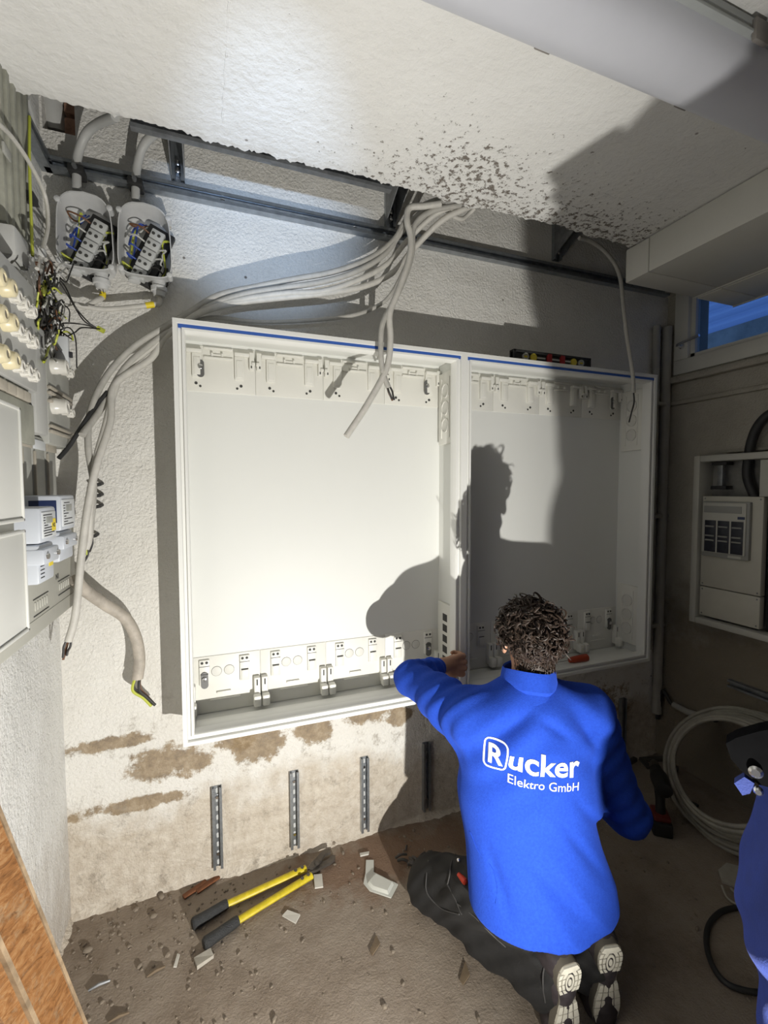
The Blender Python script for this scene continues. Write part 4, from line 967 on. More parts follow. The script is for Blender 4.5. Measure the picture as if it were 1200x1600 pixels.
# ------------------------------------------------------------------ cable coil leaning in the right corner
mat('coil_grey', (0.34, 0.32, 0.27), 0.6, var=.2, vscale=20)
cc = Vector((2.05, -.575, .285)); uu = Vector((-.12, 1, 0)).normalized(); vv = Vector((.50, 0, .86)).normalized(); nn_ = uu.cross(vv)
t = thing('cable_coil', 'coil of thick grey cable leaning against the right wall', 'cable coil', (cc.x, cc.y, 0))
rn = random.Random(5)
for k in range(9):
    rr = .205 + .0095*k + rn.uniform(-.010, .010); off = nn_*((k-4)*.014+rn.uniform(-.008, .008)) + uu*rn.uniform(-.014, .014); ph = rn.uniform(0, 6.28); e = rn.uniform(.92, 1.02)
    pts = [cc + off + uu*rr*math.cos(a)*e + vv*rr*math.sin(a)*(1+.02*math.sin(3*a+ph)) for a in np.linspace(0, 2*math.pi, 49)]
    part('cable_loop', MB().tube(pts, .0092, 8, cap=False), MAT['coil_grey'], t)

# ------------------------------------------------------------------ tools and litter on the floor
mat('tool_yellow', (0.66, 0.52, 0.015), 0.45, var=0.25, vscale=40)
mat('grip_black', (0.030, 0.031, 0.032), 0.6, var=0.3, vscale=60, bump=0.5, bscale=300)
mat('tool_steel', (0.13, 0.115, 0.10), 0.5, 0.6, var=0.3, vscale=30)
t = thing('cable_cutter', 'long yellow cable cutter with black grips lying on the floor by the wall', 'cable cutter', onZ(440, 1400, 0))
def floor_pt(px, py, z=.02): return onZ(px, py, z)
arms = [((300, 1445), (355, 1412), (478, 1357)), ((318, 1476), (372, 1438), (487, 1368))]
for g0, g1, e in arms:
    a, b, c = floor_pt(*g0), floor_pt(*g1), floor_pt(*e)
    d = (b-a).normalized()
    part('grip', MB().tube([a, a+d*.006, a+d*.05, b-d*.01, b], [.015, .0195, .0175, .0170, .0155], 14), MAT['grip_black'], t)
    p = part('arm', MB().tube([b-d*.01, b+(c-b)*.5, c], [.0125, .0125, .0140], 10, flat=.8), MAT['tool_yellow'], t)
    for k in (.86, .95):
        s = b+(c-b)*k; part('bolt', MB().lathe(s+Vector((0, 0, .009)), (0, 0, 1), [(0, .0065), (.005, .0065), (.006, .005)], 6), MAT['tool_steel'], p)
hd = floor_pt(497, 1350); ax = (floor_pt(512, 1338) - floor_pt(480, 1362)).normalized(); sd = Vector((-ax.y, ax.x, 0))
def blade(s):
    pts = []
    for u, v in ((-.045, .006), (-.02, .018), (.01, .022), (.035, .030), (.062, .030), (.075, .016), (.066, .002), (.045, .010), (.030, .006), (.012, -.004), (-.03, -.006)):
        pts.append(hd + ax*u + sd*v*s + Vector((0, 0, 0.004*s)))
    return pts
for s in (1, -1): part('jaw', MB().prism([p_ - Vector((0, 0, .006)) for p_ in blade(s)], (0, 0, .010)), MAT['tool_steel'], t)
part('pivot', MB().lathe(hd+ax*-.005+Vector((0, 0, .006)), (0, 0, 1), [(0, .011), (.008, .011), (.010, .008)], 8), MAT['tool_steel'], t)
# litter
mat('paper', (0.60, 0.58, 0.52), 0.8, var=0.1); mat('paper_grey', (0.42, 0.39, 0.33), 0.85, var=0.2, vscale=20)
mat('clear_plastic', (0.60, 0.61, 0.56), 0.25, spec=0.6)
mat('wood_chip', (0.20, 0.145, 0.09), 0.8, var=0.3); mat('stone_chip', (0.26, 0.215, 0.165), 0.9, var=0.3); mat('cable_scrap', (0.07, 0.065, 0.06), 0.6); mat('rust', (0.20, 0.075, 0.03), 0.9, var=0.4, vscale=40)
def scrap(px_poly, z, m, label, cat='scrap', group='scraps on the floor', curl=.004, name='paper_scrap'):
    poly = [onZ(a, b, 0.002) for a, b in px_poly]
    mb = MB(); n = len(poly); rn = random.Random(int(px_poly[0][0]))
    top = [p + Vector((0, 0, z + rn.uniform(0, curl))) for p in poly]
    mb.add(poly+top, [tuple(range(n-1, -1, -1)), tuple(range(n, 2*n))] + [(i, (i+1) % n, n+(i+1) % n, n+i) for i in range(n)])
    return solo(name, mb, MAT[m], label, cat, group, smooth=False)
scrap([(441, 1432), (449, 1424), (469, 1431), (462, 1444)], .003, 'paper', 'small white label with print lying right of the cutter grips')
scrap([(490, 1369), (503, 1367), (505, 1387), (492, 1389)], .003, 'paper', 'blank paper tab beside the cutter jaws')
scrap([(303, 1501), (329, 1487), (334, 1497), (308, 1516)], .010, 'paper_grey', 'pale broken tile chip in front of the cutter grips', cat='chip', name='tile_chip')
scrap([(578, 1488), (588, 1462), (594, 1476), (582, 1494)], .003, 'wood_chip', 'brown pointed flake on the open floor')
scrap([(271, 1512), (277, 1491), (281, 1493), (276, 1512)], .002, 'paper', 'thin white curl of paper left of the tile chip')
scrap([(718, 1532), (727, 1503), (734, 1525), (724, 1540)], .003, 'wood_chip', 'brown leaf-like flake beside the trousers')
scrap([(1122, 1362), (1135, 1351), (1168, 1360), (1160, 1392), (1128, 1380)], .006, 'paper_grey', 'crumpled grey sheet near the standing person')
scrap([(562, 1335), (577, 1332), (576, 1336), (563, 1339)], .003, 'paper', 'white splinter near the wall foot')
# printed lines on the label
# clear plastic end piece: flat pouch with a raised rim
poly = [(572, 1345), (584, 1345), (584, 1364), (622, 1383), (611, 1404), (578, 1393), (568, 1381), (571, 1366)]
t = thing('plastic_pouch', 'clear plastic blister pouch lying left of the kneeling man', 'packaging', onZ(595, 1380, 0))
pp = [onZ(a, b, .002) for a, b in poly]; m = MB().prism(pp, (0, 0, .004)); part('sheet', m, MAT['clear_plastic'], t)
cen = onZ(594, 1383, .004); inn = [cen + (onZ(a, b, .004)-cen)*.78 for a, b in ((584, 1364), (622, 1383), (611, 1404), (578, 1393), (568, 1381))]
m = MB(); n = len(inn); top = [cen + (p-cen)*.85 + Vector((0, 0, .014)) for p in inn]; m.add(inn+top, [tuple(range(n-1, -1, -1)), tuple(range(n, 2*n))]+[(i, (i+1) % n, n+(i+1) % n, n+i) for i in range(n)]); part('blister', m, MAT['clear_plastic'], t)
# cut cable scraps beside the knee
rn = random.Random(11)
for k in range(16):
    px, py = rn.gauss(645, 13), rn.gauss(1340, 13); c = onZ(px, min(max(py, 1316), 1366), .008 + .012*(k % 3)); a = rn.uniform(0, 6.28); l = rn.uniform(.012, .032)
    d = Vector((math.cos(a), math.sin(a), rn.uniform(-.2, .2)))*l
    solo('cable_offcut', MB().tube(spline([c-d, c+Vector((0, 0, .006)), c+d], 4), rn.uniform(.004, .007), 7), MAT['cable_scrap'], 'dark cable offcut in the little heap beside the kneeling man', 'offcut', 'cable offcuts')
for k, (px, py, lab) in enumerate(((305, 1389, 'rusty nail plate at the foot of the wall'), (325, 1381, 'rust brown iron strip at the foot of the wall'))):
    c = onZ(px, py, .006); solo('rusty_strip', MB().box(c+Vector((-.045, -.010, -.005)), c+Vector((.045, .010, .004)), .002, Matrix.Rotation(.5, 3, 'Z')), MAT['rust'], lab, 'metal')
# loose stones and dust clods: too many to count
rn = random.Random(33); m = MB()
for k in range(520):
    x = rn.uniform(-.47, 2.2); y = -abs(rn.gauss(0, .45)) - .01
    if rn.random() < .35: x = rn.uniform(-.48, .1); y = -abs(rn.gauss(0, .28)) - .01
    if y < -1.2: continue
    s = rn.uniform(.0015, .006)*(1.6 if rn.random() < .1 else 1)
    m.sphere((x, y, s*.4), s, 6, 4, (rn.uniform(.7, 1.6), rn.uniform(.7, 1.4), .7), Matrix.Rotation(rn.uniform(0, 3), 3, 'Z'))
solo('floor_rubble', m, MAT['stone_chip'], 'fine rubble and dust clods strewn over the floor', 'rubble', kind='stuff', smooth=False)
# larger individual chips
for k, (px, py, s, lab) in enumerate(((240, 1431, .010, 'dark stone under the wall near the corner'), (218, 1509, .008, 'brown pebble on the open floor left'), (252, 1400, .012, 'stone chip against the wall foot'), (137, 1484, .012, 'chunk in the corner by the wooden board'), (740, 1365, .0, ''), (520, 1316, .012, 'clod under the strut by the cutter jaws'))):
    if s: c = onZ(px, py, s*.5); solo('stone', MB().sphere(c, s, 8, 6, (1.3, .9, .7), Matrix.Rotation(k, 3, 'Z')), MAT['stone_chip'], lab, 'stone', 'stones')
for (pa, pb, lab) in (((138, 1548), (172, 1532), 'thin metal strip shining on the floor near the corner'), ((230, 1526), (258, 1510), 'brown twig on the floor left of the tile chip'), ((170, 1597), (202, 1582), 'brown stick at the lower left floor')):
    a, b = onZ(*pa, .005), onZ(*pb, .005); solo('stick', MB().tube([a, (a+b)/2+Vector((0, 0, .004)), b], [.003, .005, .003], 6), MAT['zinc_dull' if 'metal' in lab else 'wood_chip'], lab, 'stick', 'sticks on the floor')
# ------------------------------------------------------------------ wooden board at the lower left
def wood():
    t = NT('old_wood', 0.5)
    mp = t.N.new('ShaderNodeMapping'); mp.inputs['Scale'].default_value = (9, 1.2, 9); mp.inputs['Rotation'].default_value = (.25, 0, .2); t.L.new(t.tc, mp.inputs['Vector'])
    g = t.noise(6, 7, .7, mp.outputs[0], dist=1.5)
    c = t.ramp(g, [(0.3, (0.085, 0.038, 0.014)), (0.5, (0.235, 0.105, 0.036)), (0.7, (0.34, 0.20, 0.09))])
    c = t.mix(t.ramp(t.noise(14, 6, .8), [(.52, 0.0), (.68, .8)]), c, (0.26, 0.185, 0.11))
    t.color(c); t.bump(g, .3, .006)
wood()
mat('wood_edge', (0.36, 0.26, 0.16), 0.5, var=0.5, vscale=18)
A = Vector((-.37, -.42, 0.0)); 
t = thing('wooden_board', 'worn brown wooden board leaning at the lower left corner', 'board', (-.45, -.9, 0))
# plank leaning against the left wall: upper long edge is the bright edge seen in the picture
e0, e1 = onX(0, 1268, -.40), onX(134, 1600, -.31)
dv = (e1-e0); e0x = e0 - dv*0.12; e1x = e1 + dv*1.2
down = Vector((-.04, -.16, -.9)).normalized()
nrm = dv.cross(down).normalized()
if nrm.x < 0: nrm = -nrm
hgt = .30
m = MB().prism([e0x, e1x, e1x+down*hgt, e0x+down*hgt], -nrm*.026); part('panel', m, MAT['old_wood'], t)
m = MB().prism([e0x-nrm*.030+down*-.004, e1x-nrm*.030+down*-.004, e1x+nrm*.004+down*-.004, e0x+nrm*.004+down*-.004], down*.016); part('edge_strip', m, MAT['wood_edge'], t)
m = MB().prism([e0x+down*.20, e1x+down*.20, e1x+down*.22, e0x+down*.22], nrm*.012); part('moulding', m, MAT['wood_edge'], t)
# ------------------------------------------------------------------ cordless drill standing on its battery
mat('drill_dark', (0.018, 0.018, 0.018), 0.5, var=0.2); mat('drill_red', (0.12, 0.015, 0.012), 0.5)
c = onZ(1031, 1296, 0)
t = thing('cordless_drill', 'dark cordless drill standing on its battery behind the kneeling man', 'drill', c)
RZ = Matrix.Rotation(R(-38), 3, 'Z')
def dv_(x, y, z): return c + RZ @ Vector((x, y, z))
part('battery', MB().box(c+Vector((-.038, -.055, .001)), c+Vector((.038, .055, .060)), .008, RZ, c), MAT['drill_dark'], t)
part('battery_seat', MB().box(c+Vector((-.033, -.045, .060)), c+Vector((.033, .045, .082)), .008, RZ, c), MAT['drill_red'], t)
part('grip', MB().tube([dv_(0, .0, .078), dv_(0, .005, .125), dv_(0, .015, .175)], [.021, .019, .023], 14), MAT['drill_dark'], t)
ax_ = RZ @ Vector((0, 1, .12))
part('motor_housing', MB().lathe(dv_(0, -.055, .205), ax_, [(0, .022), (.006, .033), (.09, .036), (.11, .030), (.14, .026)], 18), MAT['drill_dark'], t)
part('chuck', MB().lathe(dv_(0, .082, .222), ax_, [(0, .022), (.03, .022), (.05, .013), (.055, .006)], 14), MAT['tool_steel'], t)
part('trigger', MB().box(c+Vector((-.006, .026, .140)), c+Vector((.006, .042, .172)), .003, RZ, c), MAT['drill_red'], t)
# debris and small tools in the dark corner
for k, (px, py, l, a, lab) in enumerate(((985, 1190, .10, .2, 'dark offcut bar in the right corner by the strut'), (1008, 1192, .08, 1.2, 'short dark offcut behind the drill'), (1022, 1186, .12, -.3, 'thin dark rod lying behind the drill'), (1055, 1203, .06, .5, 'dark block right of the drill'))):
    c = onZ(px, py, .012); d = Vector((math.cos(a), math.sin(a), 0))*l/2; solo('offcut_bar', MB().box(c-Vector((l/2, .012, .010)), c+Vector((l/2, .012, .010)), .003, Matrix.Rotation(a, 3, 'Z')), MAT['cable_scrap'], lab, 'offcut', 'offcuts in the dark corner')
def pliers(px0, py0, px1, py1, m, lab):
    a, b = onZ(px0, py0, .012), onZ(px1, py1, .012); d = (b-a).normalized(); s = Vector((-d.y, d.x, 0)); L_ = (b-a).length
    t = thing('pliers', lab, 'pliers', (a+b)/2-Vector((0, 0, .012)), 'pliers')
    for k in (-1, 1):
        part('handle', MB().tube(spline([a+d*L_*.42, a+d*L_*.55+s*k*.014, a+d*L_*.8+s*k*.020, b+s*k*.012], 5), [.008]*16, 8), MAT[m], t)
        part('jaw', MB().prism([a+s*k*.001, a+s*k*.008, a+d*L_*.25+s*k*.014, a+d*L_*.45+s*k*.008, a+d*L_*.45-s*k*.004], (0, 0, .009)), MAT['tool_steel'], t)
pliers(1048, 1246, 1090, 1262, 'grip_black', 'black pliers lying between the drill and the coil')
pliers(1106, 1303, 1166, 1336, 'drill_red', 'red handled pliers lying under the coil')
# open white tag next to the sheet
solo('wire_tie', MB().tube(spline([onZ(1128, 1384, .006), onZ(1136, 1402, .006), onZ(1150, 1412, .012), onZ(1155, 1402, .016), onZ(1142, 1388, .012)], 6), .004, 6), MAT['paper_grey'], 'pale looped tie below the crumpled sheet', 'tie')
bl = [onZ(a, b, .011) for a, b in ((1185, 1416), (1160, 1417), (1128, 1424), (1108, 1445), (1104, 1475), (1114, 1510), (1135, 1536), (1165, 1548), (1200, 1552))]
solo('floor_cable', MB().tube(spline(bl, 8), .0085, 10), MAT['black_rubber'], 'black cable lying in a loop on the floor beside the standing person', 'cable')
# ------------------------------------------------------------------ people: implicit bodies polygonised into one continuous surface each
import openvdb
class Field:
    def __init__(s, lo, hi, h):
        s.lo = np.array(lo, np.float32); s.h = h
        n = np.ceil((np.array(hi)-np.array(lo))/h).astype(int)+1
        ax = [s.lo[i] + h*np.arange(n[i], dtype=np.float32) for i in range(3)]
        s.X, s.Y, s.Z = np.meshgrid(*ax, indexing='ij'); s.d = np.full(s.X.shape, 1.0, np.float32)
    def _blk(s, lo, hi):
        a = np.clip(np.floor((np.array(lo)-s.lo)/s.h).astype(int), 0, np.array(s.d.shape)); b = np.clip(np.ceil((np.array(hi)-s.lo)/s.h).astype(int)+1, 0, np.array(s.d.shape))
        return tuple(slice(int(i), int(j)) for i, j in zip(a, b))
    def _join(s, sl, e, k):
        d = s.d[sl]
        if k > 0:
            w = np.maximum(k-np.abs(d-e), 0)/k; s.d[sl] = np.minimum(d, e) - w*w*k*0.25
        else: s.d[sl] = np.minimum(d, e)
    def cone(s, a, b, ra, rb, k=.03, sx=None, flat=1.0):
        """tapered capsule; sx = unit vector along which the section is squashed by flat"""
        a, b = np.array(a, np.float32), np.array(b, np.float32); R_ = max(ra, rb)+k+.03
        sl = s._blk(np.minimum(a, b)-R_, np.maximum(a, b)+R_)
        px, py, pz = s.X[sl]-a[0], s.Y[sl]-a[1], s.Z[sl]-a[2]; ba = b-a; L2 = float(ba@ba)+1e-9
        t = np.clip((px*ba[0]+py*ba[1]+pz*ba[2])/L2, 0, 1)
        qx, qy, qz = px-t*ba[0], py-t*ba[1], pz-t*ba[2]
        if sx is not None:
            v = np.array(sx, np.float32); v /= np.linalg.norm(v); c = (qx*v[0]+qy*v[1]+qz*v[2])*(1/flat-1); qx, qy, qz = qx+c*v[0], qy+c*v[1], qz+c*v[2]
        e = np.sqrt(qx*qx+qy*qy+qz*qz) - (ra+(rb-ra)*t)
        if sx is not None: e = e*min(1, (1+flat)/2)
        s._join(sl, e, k)
    def ell(s, c, r, k=.02, M=None, cut=False):
        c = np.array(c, np.float32); R_ = max(r)+k+.03; sl = s._blk(c-R_, c+R_)
        p = [s.X[sl]-c[0], s.Y[sl]-c[1], s.Z[sl]-c[2]]
        if M is not None: p = [sum(M[j][i]*p[j] for j in range(3)) for i in range(3)]
        q = [p[i]/r[i] for i in range(3)]; k0 = np.sqrt(sum(x*x for x in q)); k1 = np.sqrt(sum((q[i]/r[i])**2 for i in range(3)))+1e-6
        e = k0*(k0-1)/k1
        if cut:
            d = s.d[sl]; e = -e; w = np.maximum(k-np.abs(d-e), 0)/k if k > 0 else 0; s.d[sl] = np.maximum(d, e)+w*w*k*.25
        else: s._join(sl, e, k)
    def cutz(s, z, below=True, k=.01):
        e = (z-s.Z) if below else (s.Z-z); w = np.maximum(k-np.abs(s.d-e), 0)/k; s.d = np.maximum(s.d, e)+w*w*k*.25
    def add(s, f): s.d += f
    def mesh(s, name):
        g = openvdb.FloatGrid(); g.background = 1.0; g.copyFromArray(np.ascontiguousarray(s.d)); 
        p, t_, q_ = g.convertToPolygons(isovalue=0.0, adaptivity=0.0)
        p = p*s.h + s.lo
        me = bpy.data.meshes.new(name); me.from_pydata(p.tolist(), [], [tuple(int(x) for x in reversed(f)) for f in q_.tolist()] + [tuple(int(x) for x in reversed(f)) for f in t_.tolist()]); me.validate()
        bm = bmesh.new(); bm.from_mesh(me); bmesh.ops.smooth_vert(bm, verts=bm.verts, factor=.5, use_axis_x=True, use_axis_y=True, use_axis_z=True); bmesh.ops.recalc_face_normals(bm, faces=bm.faces); bm.to_mesh(me); bm.free()
        me.shade_smooth(); return me
def body_part(name, me, m, parent, label=None):
    b = BASE[parent.name]; me.transform(Matrix.Translation(-b)); o = link(name, me, m, parent); BASE[o.name] = b
    if label: o['label'] = label
    return o
def axes(az, pitch=0.0):
    """matrix whose columns are right, front, up of something facing azimuth az (from +y to +x), nose down by pitch"""
    fr = Vector((math.sin(az), math.cos(az), 0)); rt = Vector((math.cos(az), -math.sin(az), 0)); up = Vector((0, 0, 1))
    f2 = fr*math.cos(pitch) - up*math.sin(pitch); u2 = up*math.cos(pitch) + fr*math.sin(pitch)
    return rt, f2, u2
mat('skin', (0.47, 0.26, 0.17), 0.5, var=0.12, vscale=20, bump=0.15, bscale=120, bdist=.002)
def fleece(name, c, c2):
    t = NT(name, 0.95); t.color(t.ramp(t.noise(140, 3, .7), [(0.3, c2), (0.7, c)])); t.b.inputs['Sheen Weight'].default_value = .35; t.b.inputs['Sheen Tint'].default_value = (*[min(1, x*1.6+.03) for x in c], 1)
    t.bump(t.noise(320, 3, .7), .5, .0025)
fleece('fleece_blue', (0.015, 0.064, 0.44), (0.011, 0.048, 0.36))
mat('trouser_black', (0.010, 0.0095, 0.0095), 0.85, var=0.35, vscale=30, bump=.3, bscale=400, bdist=.002)
mat('trouser_blue', (0.014, 0.035, 0.21), 0.8, var=0.15, vscale=30, bump=.3, bscale=400, bdist=.002)
mat('shoe_dark', (0.040, 0.032, 0.036), 0.6, var=0.4, vscale=35)
mat('sole_white', (0.66, 0.63, 0.53), 0.6, var=0.15, vscale=60)
mat('sole_groove', (0.13, 0.115, 0.09), 0.8)
def hairmat():
    t = NT('hair_brown', 0.6); t.b.inputs['Specular IOR Level'].default_value = 0.45
    t.color(t.ramp(t.noise(90, 4, .7), [(0.3, (0.014, 0.008, 0.005)), (0.6, (0.036, 0.021, 0.013)), (0.8, (0.11, 0.07, 0.046))]))
hairmat()
mat('logo_white', (0.82, 0.82, 0.82), 0.7)

def head_into(fd, H, az, pitch, k=.015, ears=True):
    rt, fr, up = axes(az, pitch); M = [[rt[i], fr[i], up[i]] for i in range(3)]
    Hn = Vector(H)
    P = lambda u, v, w: Hn + rt*u + fr*v + up*w
    fd.ell(P(0, -.012, .022), (.076, .094, .088), .02, M)          # cranium
    fd.ell(P(0, .028, -.035), (.060, .066, .080), .03, M)           # face
    fd.ell(P(0, .050, -.085), (.036, .036, .026), .03, M)           # jaw and chin
    fd.cone(P(0, .088, .005), P(0, .108, -.028), .008, .013, .012)  # nose
    for s in (-1, 1):
        fd.ell(P(s*.031, .090, .008), (.014, .012, .010), .008, M, cut=True)   # eye socket
        fd.ell(P(s*.031, .080, .007), (.0125, .0115, .0115), .003, M)          # eyeball and lid
        fd.cone(P(s*.045, .078, .026), P(s*.015, .092, .027), .006, .007, .010) # brow
        fd.ell(P(s*.045, .062, -.028), (.022, .022, .020), .02, M)              # cheek
        if ears:
            fd.ell(P(s*.080, -.008, -.008), (.010, .019, .031), .006, M); fd.ell(P(s*.090, -.005, -.006), (.006, .011, .018), .004, M, cut=True)
            fd.ell(P(s*.080, .000, -.034), (.007, .009, .010), .006, M)         # lobe
    fd.ell(P(0, .090, -.052), (.024, .009, .006), .004, M); fd.ell(P(0, .090, -.062), (.021, .009, .007), .004, M)   # lips
    fd.ell(P(0, .101, -.057), (.020, .006, .0014), .003, M, cut=True)
def hand_into(fd, wrist, knuckle_dir, curl_dir, thumb_side, curl=1.0, s=1.0):
    """fist-like hand: palm along knuckle_dir, fingers bending towards curl_dir; thumb on thumb_side of the palm"""
    w = Vector(wrist); k = Vector(knuckle_dir).normalized(); c = Vector(curl_dir); c = (c-k*c.dot(k)).normalized(); side = Vector(thumb_side); side = (side - k*side.dot(k) - c*side.dot(c)).normalized()
    fd.cone(w-k*.02, w+k*.02, .025*s, .026*s, .012, c, .72)
    for i, off in enumerate((.033, .011, -.011, -.032)):
        ln = (.078, .083, .079, .070)[i]*s; fl = (.040, .045, .041, .032)[i]*s; r = (.0094, .0096, .0092, .0082)[i]*s
        base = w + k*ln + side*off*s
        fd.cone(w+k*.015+side*off*.55*s, base-k*.012, .014*s, .0110*s, .008); fd.cone(base-k*.010, base, .0095*s, .0118*s, .002)   # metacarpal, knuckle
        p1 = base + (k*(1-.75*curl) + c*.75*curl).normalized()*fl
        p2 = p1 + (k*(1-1.75*curl) + c*.55*curl).normalized()*fl*.72
        p3 = p2 + (k*(1-1.9*curl) - c*.45*curl).normalized()*fl*.55
        fd.cone(base, p1, r*1.1, r, .003); fd.cone(p1, p2, r, r*.92, .002); fd.cone(p2, p3, r*.92, r*.8, .002)
    t0 = w + k*.022*s + side*.024*s + c*.008; t1 = w + k*.055*s + side*.046*s + c*.022*s; t2 = t1 + (k*.8+side*-.1+c*.35).normalized()*.034*s; t3 = t2 + (k*.75-side*.55+c*.25).normalized()*.026*s
    fd.cone(t0, t1, .016*s, .013*s, .012); fd.cone(t1, t2, .0125*s, .011*s, .003); fd.cone(t2, t3, .011*s, .009*s, .002)
def curls(name, H, az, pitch, n, parent, seed, rad=(.081, .099, .094)):
    rt, fr, up = axes(az, pitch); Hn = Vector(H); rn = random.Random(seed); m = MB()
    got = 0
    while got < n:
        z = rn.uniform(-.98, 1); th = rn.uniform(0, 2*math.pi); q = math.sqrt(max(0, 1-z*z)); d = Vector((q*math.cos(th), q*math.sin(th), z))
        if d.y > .45 and d.z < .55: continue          # face
        if d.z < -.10 and d.y > -.25: continue
        if d.z < -.6 and d.y > -.45: continue        # in front of the ears
        if abs(d.x) > .80 and d.y > -.15 and d.z < .12: continue
        got += 1
        low = max(0.0, min(1.0, (-d.z-.10)/.4))
        p = Hn + rt*d.x*rad[0] + fr*(d.y*rad[1]-.012) + up*(d.z*rad[2]+.018)
        nrm = (rt*d.x/rad[0] + fr*d.y/rad[1] + up*d.z/rad[2]).normalized()
        ax2 = (nrm + Vector((rn.uniform(-1, 1), rn.uniform(-1, 1), rn.uniform(-1, 1)))*.75).normalized() if low < .5 else nrm; a = ax2.orthogonal().normalized(); a.rotate(Matrix.Rotation(rn.uniform(0, 6.28), 3, nrm)); b = ax2.cross(a)
        R_ = rn.uniform(.009, .018)*(1-.6*low); h = rn.uniform(.012, .032)*(1-.8*low); turns = rn.uniform(.5, 1.1); r0 = rn.uniform(.0022, .0048)*(1-.45*low)
        N = 13; pts = []; rs = []
        for i in range(N):
            t_ = i/(N-1); ang = turns*2*math.pi*t_
            pts.append(p - nrm*.004 + a*(math.cos(ang)-1)*R_ + b*math.sin(ang)*R_ + nrm*h*(t_**.8) - up*.006*t_*t_); rs.append(r0*(1.15-.75*t_))
        m.tube(pts, rs, 5)
    for k in range(n//4):   # short hair on the nape
        th = rn.uniform(-1.5, 1.5); zz = rn.uniform(-.078, -.02); d = -fr*math.cos(th) + rt*math.sin(th)
        p = Hn + Vector((-.004, -.018, 0)) + d*(.0555 + max(0, zz+.05)*.35) + up*zz; a = d.cross(up).normalized()
        l_ = rn.uniform(.006, .013)*(1 if zz > -.05 else .55); q_ = p + d*l_*.5 - up*l_ + a*rn.uniform(-.006, .006)
        m.tube([p - d*.003, p + d*l_*.5 + a*rn.uniform(-.003, .003), q_], [.0022, .0020, .0010], 5)
    o = part(name, m, MAT['hair_brown'], parent); o['kind'] = 'stuff'; return o

# ---- kneeling man -----------------------------------------------------------
KB = Vector((.88, -.72, 0))
HEAD = Vector((.890, -.695, 1.042)); HAZ, HPI = R(30), R(6)
NB = Vector((.872, -.705, .905)); CH = Vector((.868, -.715, .735)); PE = Vector((.876, -.808, .37))
SL, SRr = Vector((.708, -.650, .818)), Vector((1.045, -.755, .815))
EL, WL = Vector((.630, -.388, .842)), Vector((.818, -.292, .826))
ER, WR = Vector((1.190, -.785, .475)), Vector((1.085, -.545, .50))
KL, KR = Vector((.700, -.415, .088)), Vector((1.03, -.40, .088))
AL, AR = Vector((.842, -.845, .175)), Vector((.982, -.850, .170))
HL_, HR_ = Vector((.80, -.765, .315)), Vector((.965, -.775, .315))
TAZ = R(17); trt, tfr, tup = axes(TAZ)
def person_skin(base, name, label, build, lo, hi, h):
    fd = Field(lo, hi, h); build(fd); me = fd.mesh(name); me.transform(Matrix.Translation(-Vector(base)))
    o = link(name, me, MAT['skin'], None, Vector(base)); BASE[o.name] = Vector(base); return setp(o, label, 'person')
def kb(fd):
    head_into(fd, HEAD, HAZ, HPI)
    fd.cone(HEAD+Vector((-.004, -.018, -.06)), NB+Vector((0, .0, -.03)), .053, .060, .03)
    fd.cone(NB-Vector((0, 0, .04)), CH, .07, .12, .04, tfr, .65); fd.cone(CH, PE, .13, .13, .05, tfr, .7)
    fd.cone(SL, SRr, .05, .05, .03)
    for a, b, c in ((SL, EL, WL), (SRr, ER, WR)): fd.cone(a, b, .048, .038, .03); fd.cone(b, c, .038, .026, .015)
    hand_into(fd, WL, (.94, .12, -.16), (.12, 1, -.05), (.1, 0, -1), 1.0, 1.08)
    hand_into(fd, WR, (-.25, 1, .05), (-.9, 0, -.3), (0, 0, 1), .85)
    for a, b, c in ((HL_, KL, AL), (HR_, KR, AR)): fd.cone(a, b, .07, .05, .04); fd.cone(b, c, .045, .035, .02)
    for A_ in (AL, AR): fd.cone(A_, A_+Vector((0, -.030, .03)), .030, .022, .02); fd.cone(A_+Vector((0, -.03, .02)), A_+Vector((.004, -.03, -.10)), .022, .024, .02)
man = person_skin(KB, 'person', 'man with curly hair in a blue fleece jacket kneeling before the cabinets', kb, (.54, -.98, 0.0), (1.28, -.17, 1.18), .0042)
# jacket
fd = Field((.46, -1.06, .26), (1.34, -.20, 1.0), .006)
fl_ = .70
fd.cone(PE+Vector((-.022, .0, -.10)), CH+Vector((0, 0, -.12)), .208, .198, .05, tfr, fl_)
fd.cone(CH+Vector((0, 0, -.12)), CH+Vector((.0, .005, .03)), .200, .172, .05, tfr, fl_)
fd.cone(CH+Vector((0, .005, .03)), NB+Vector((0, 0, -.03)), .165, .070, .05, tfr, fl_)
fd.cone(NB+Vector((-.02, .01, -.045)), SL, .060, .066, .05); fd.cone(NB+Vector((.02, 0, -.045)), SRr, .060, .068, .05)
fd.cone(SL, SL+(EL-SL)*.5, .070, .063, .05); fd.cone(SL+(EL-SL)*.4, EL, .064, .057, .03)
fd.cone(SL+Vector((.03, -.03, -.10)), SL+(EL-SL)*.45+Vector((0, 0, -.02)), .055, .05, .05)
fd.cone(EL, WL+(EL-WL)*.36, .058, .044, .02)
fd.cone(SRr, ER, .078, .064, .06); fd.cone(ER, WR+(ER-WR)*.1, .062, .042, .02)
X_, Y_, Z_ = fd.X, fd.Y, fd.Z
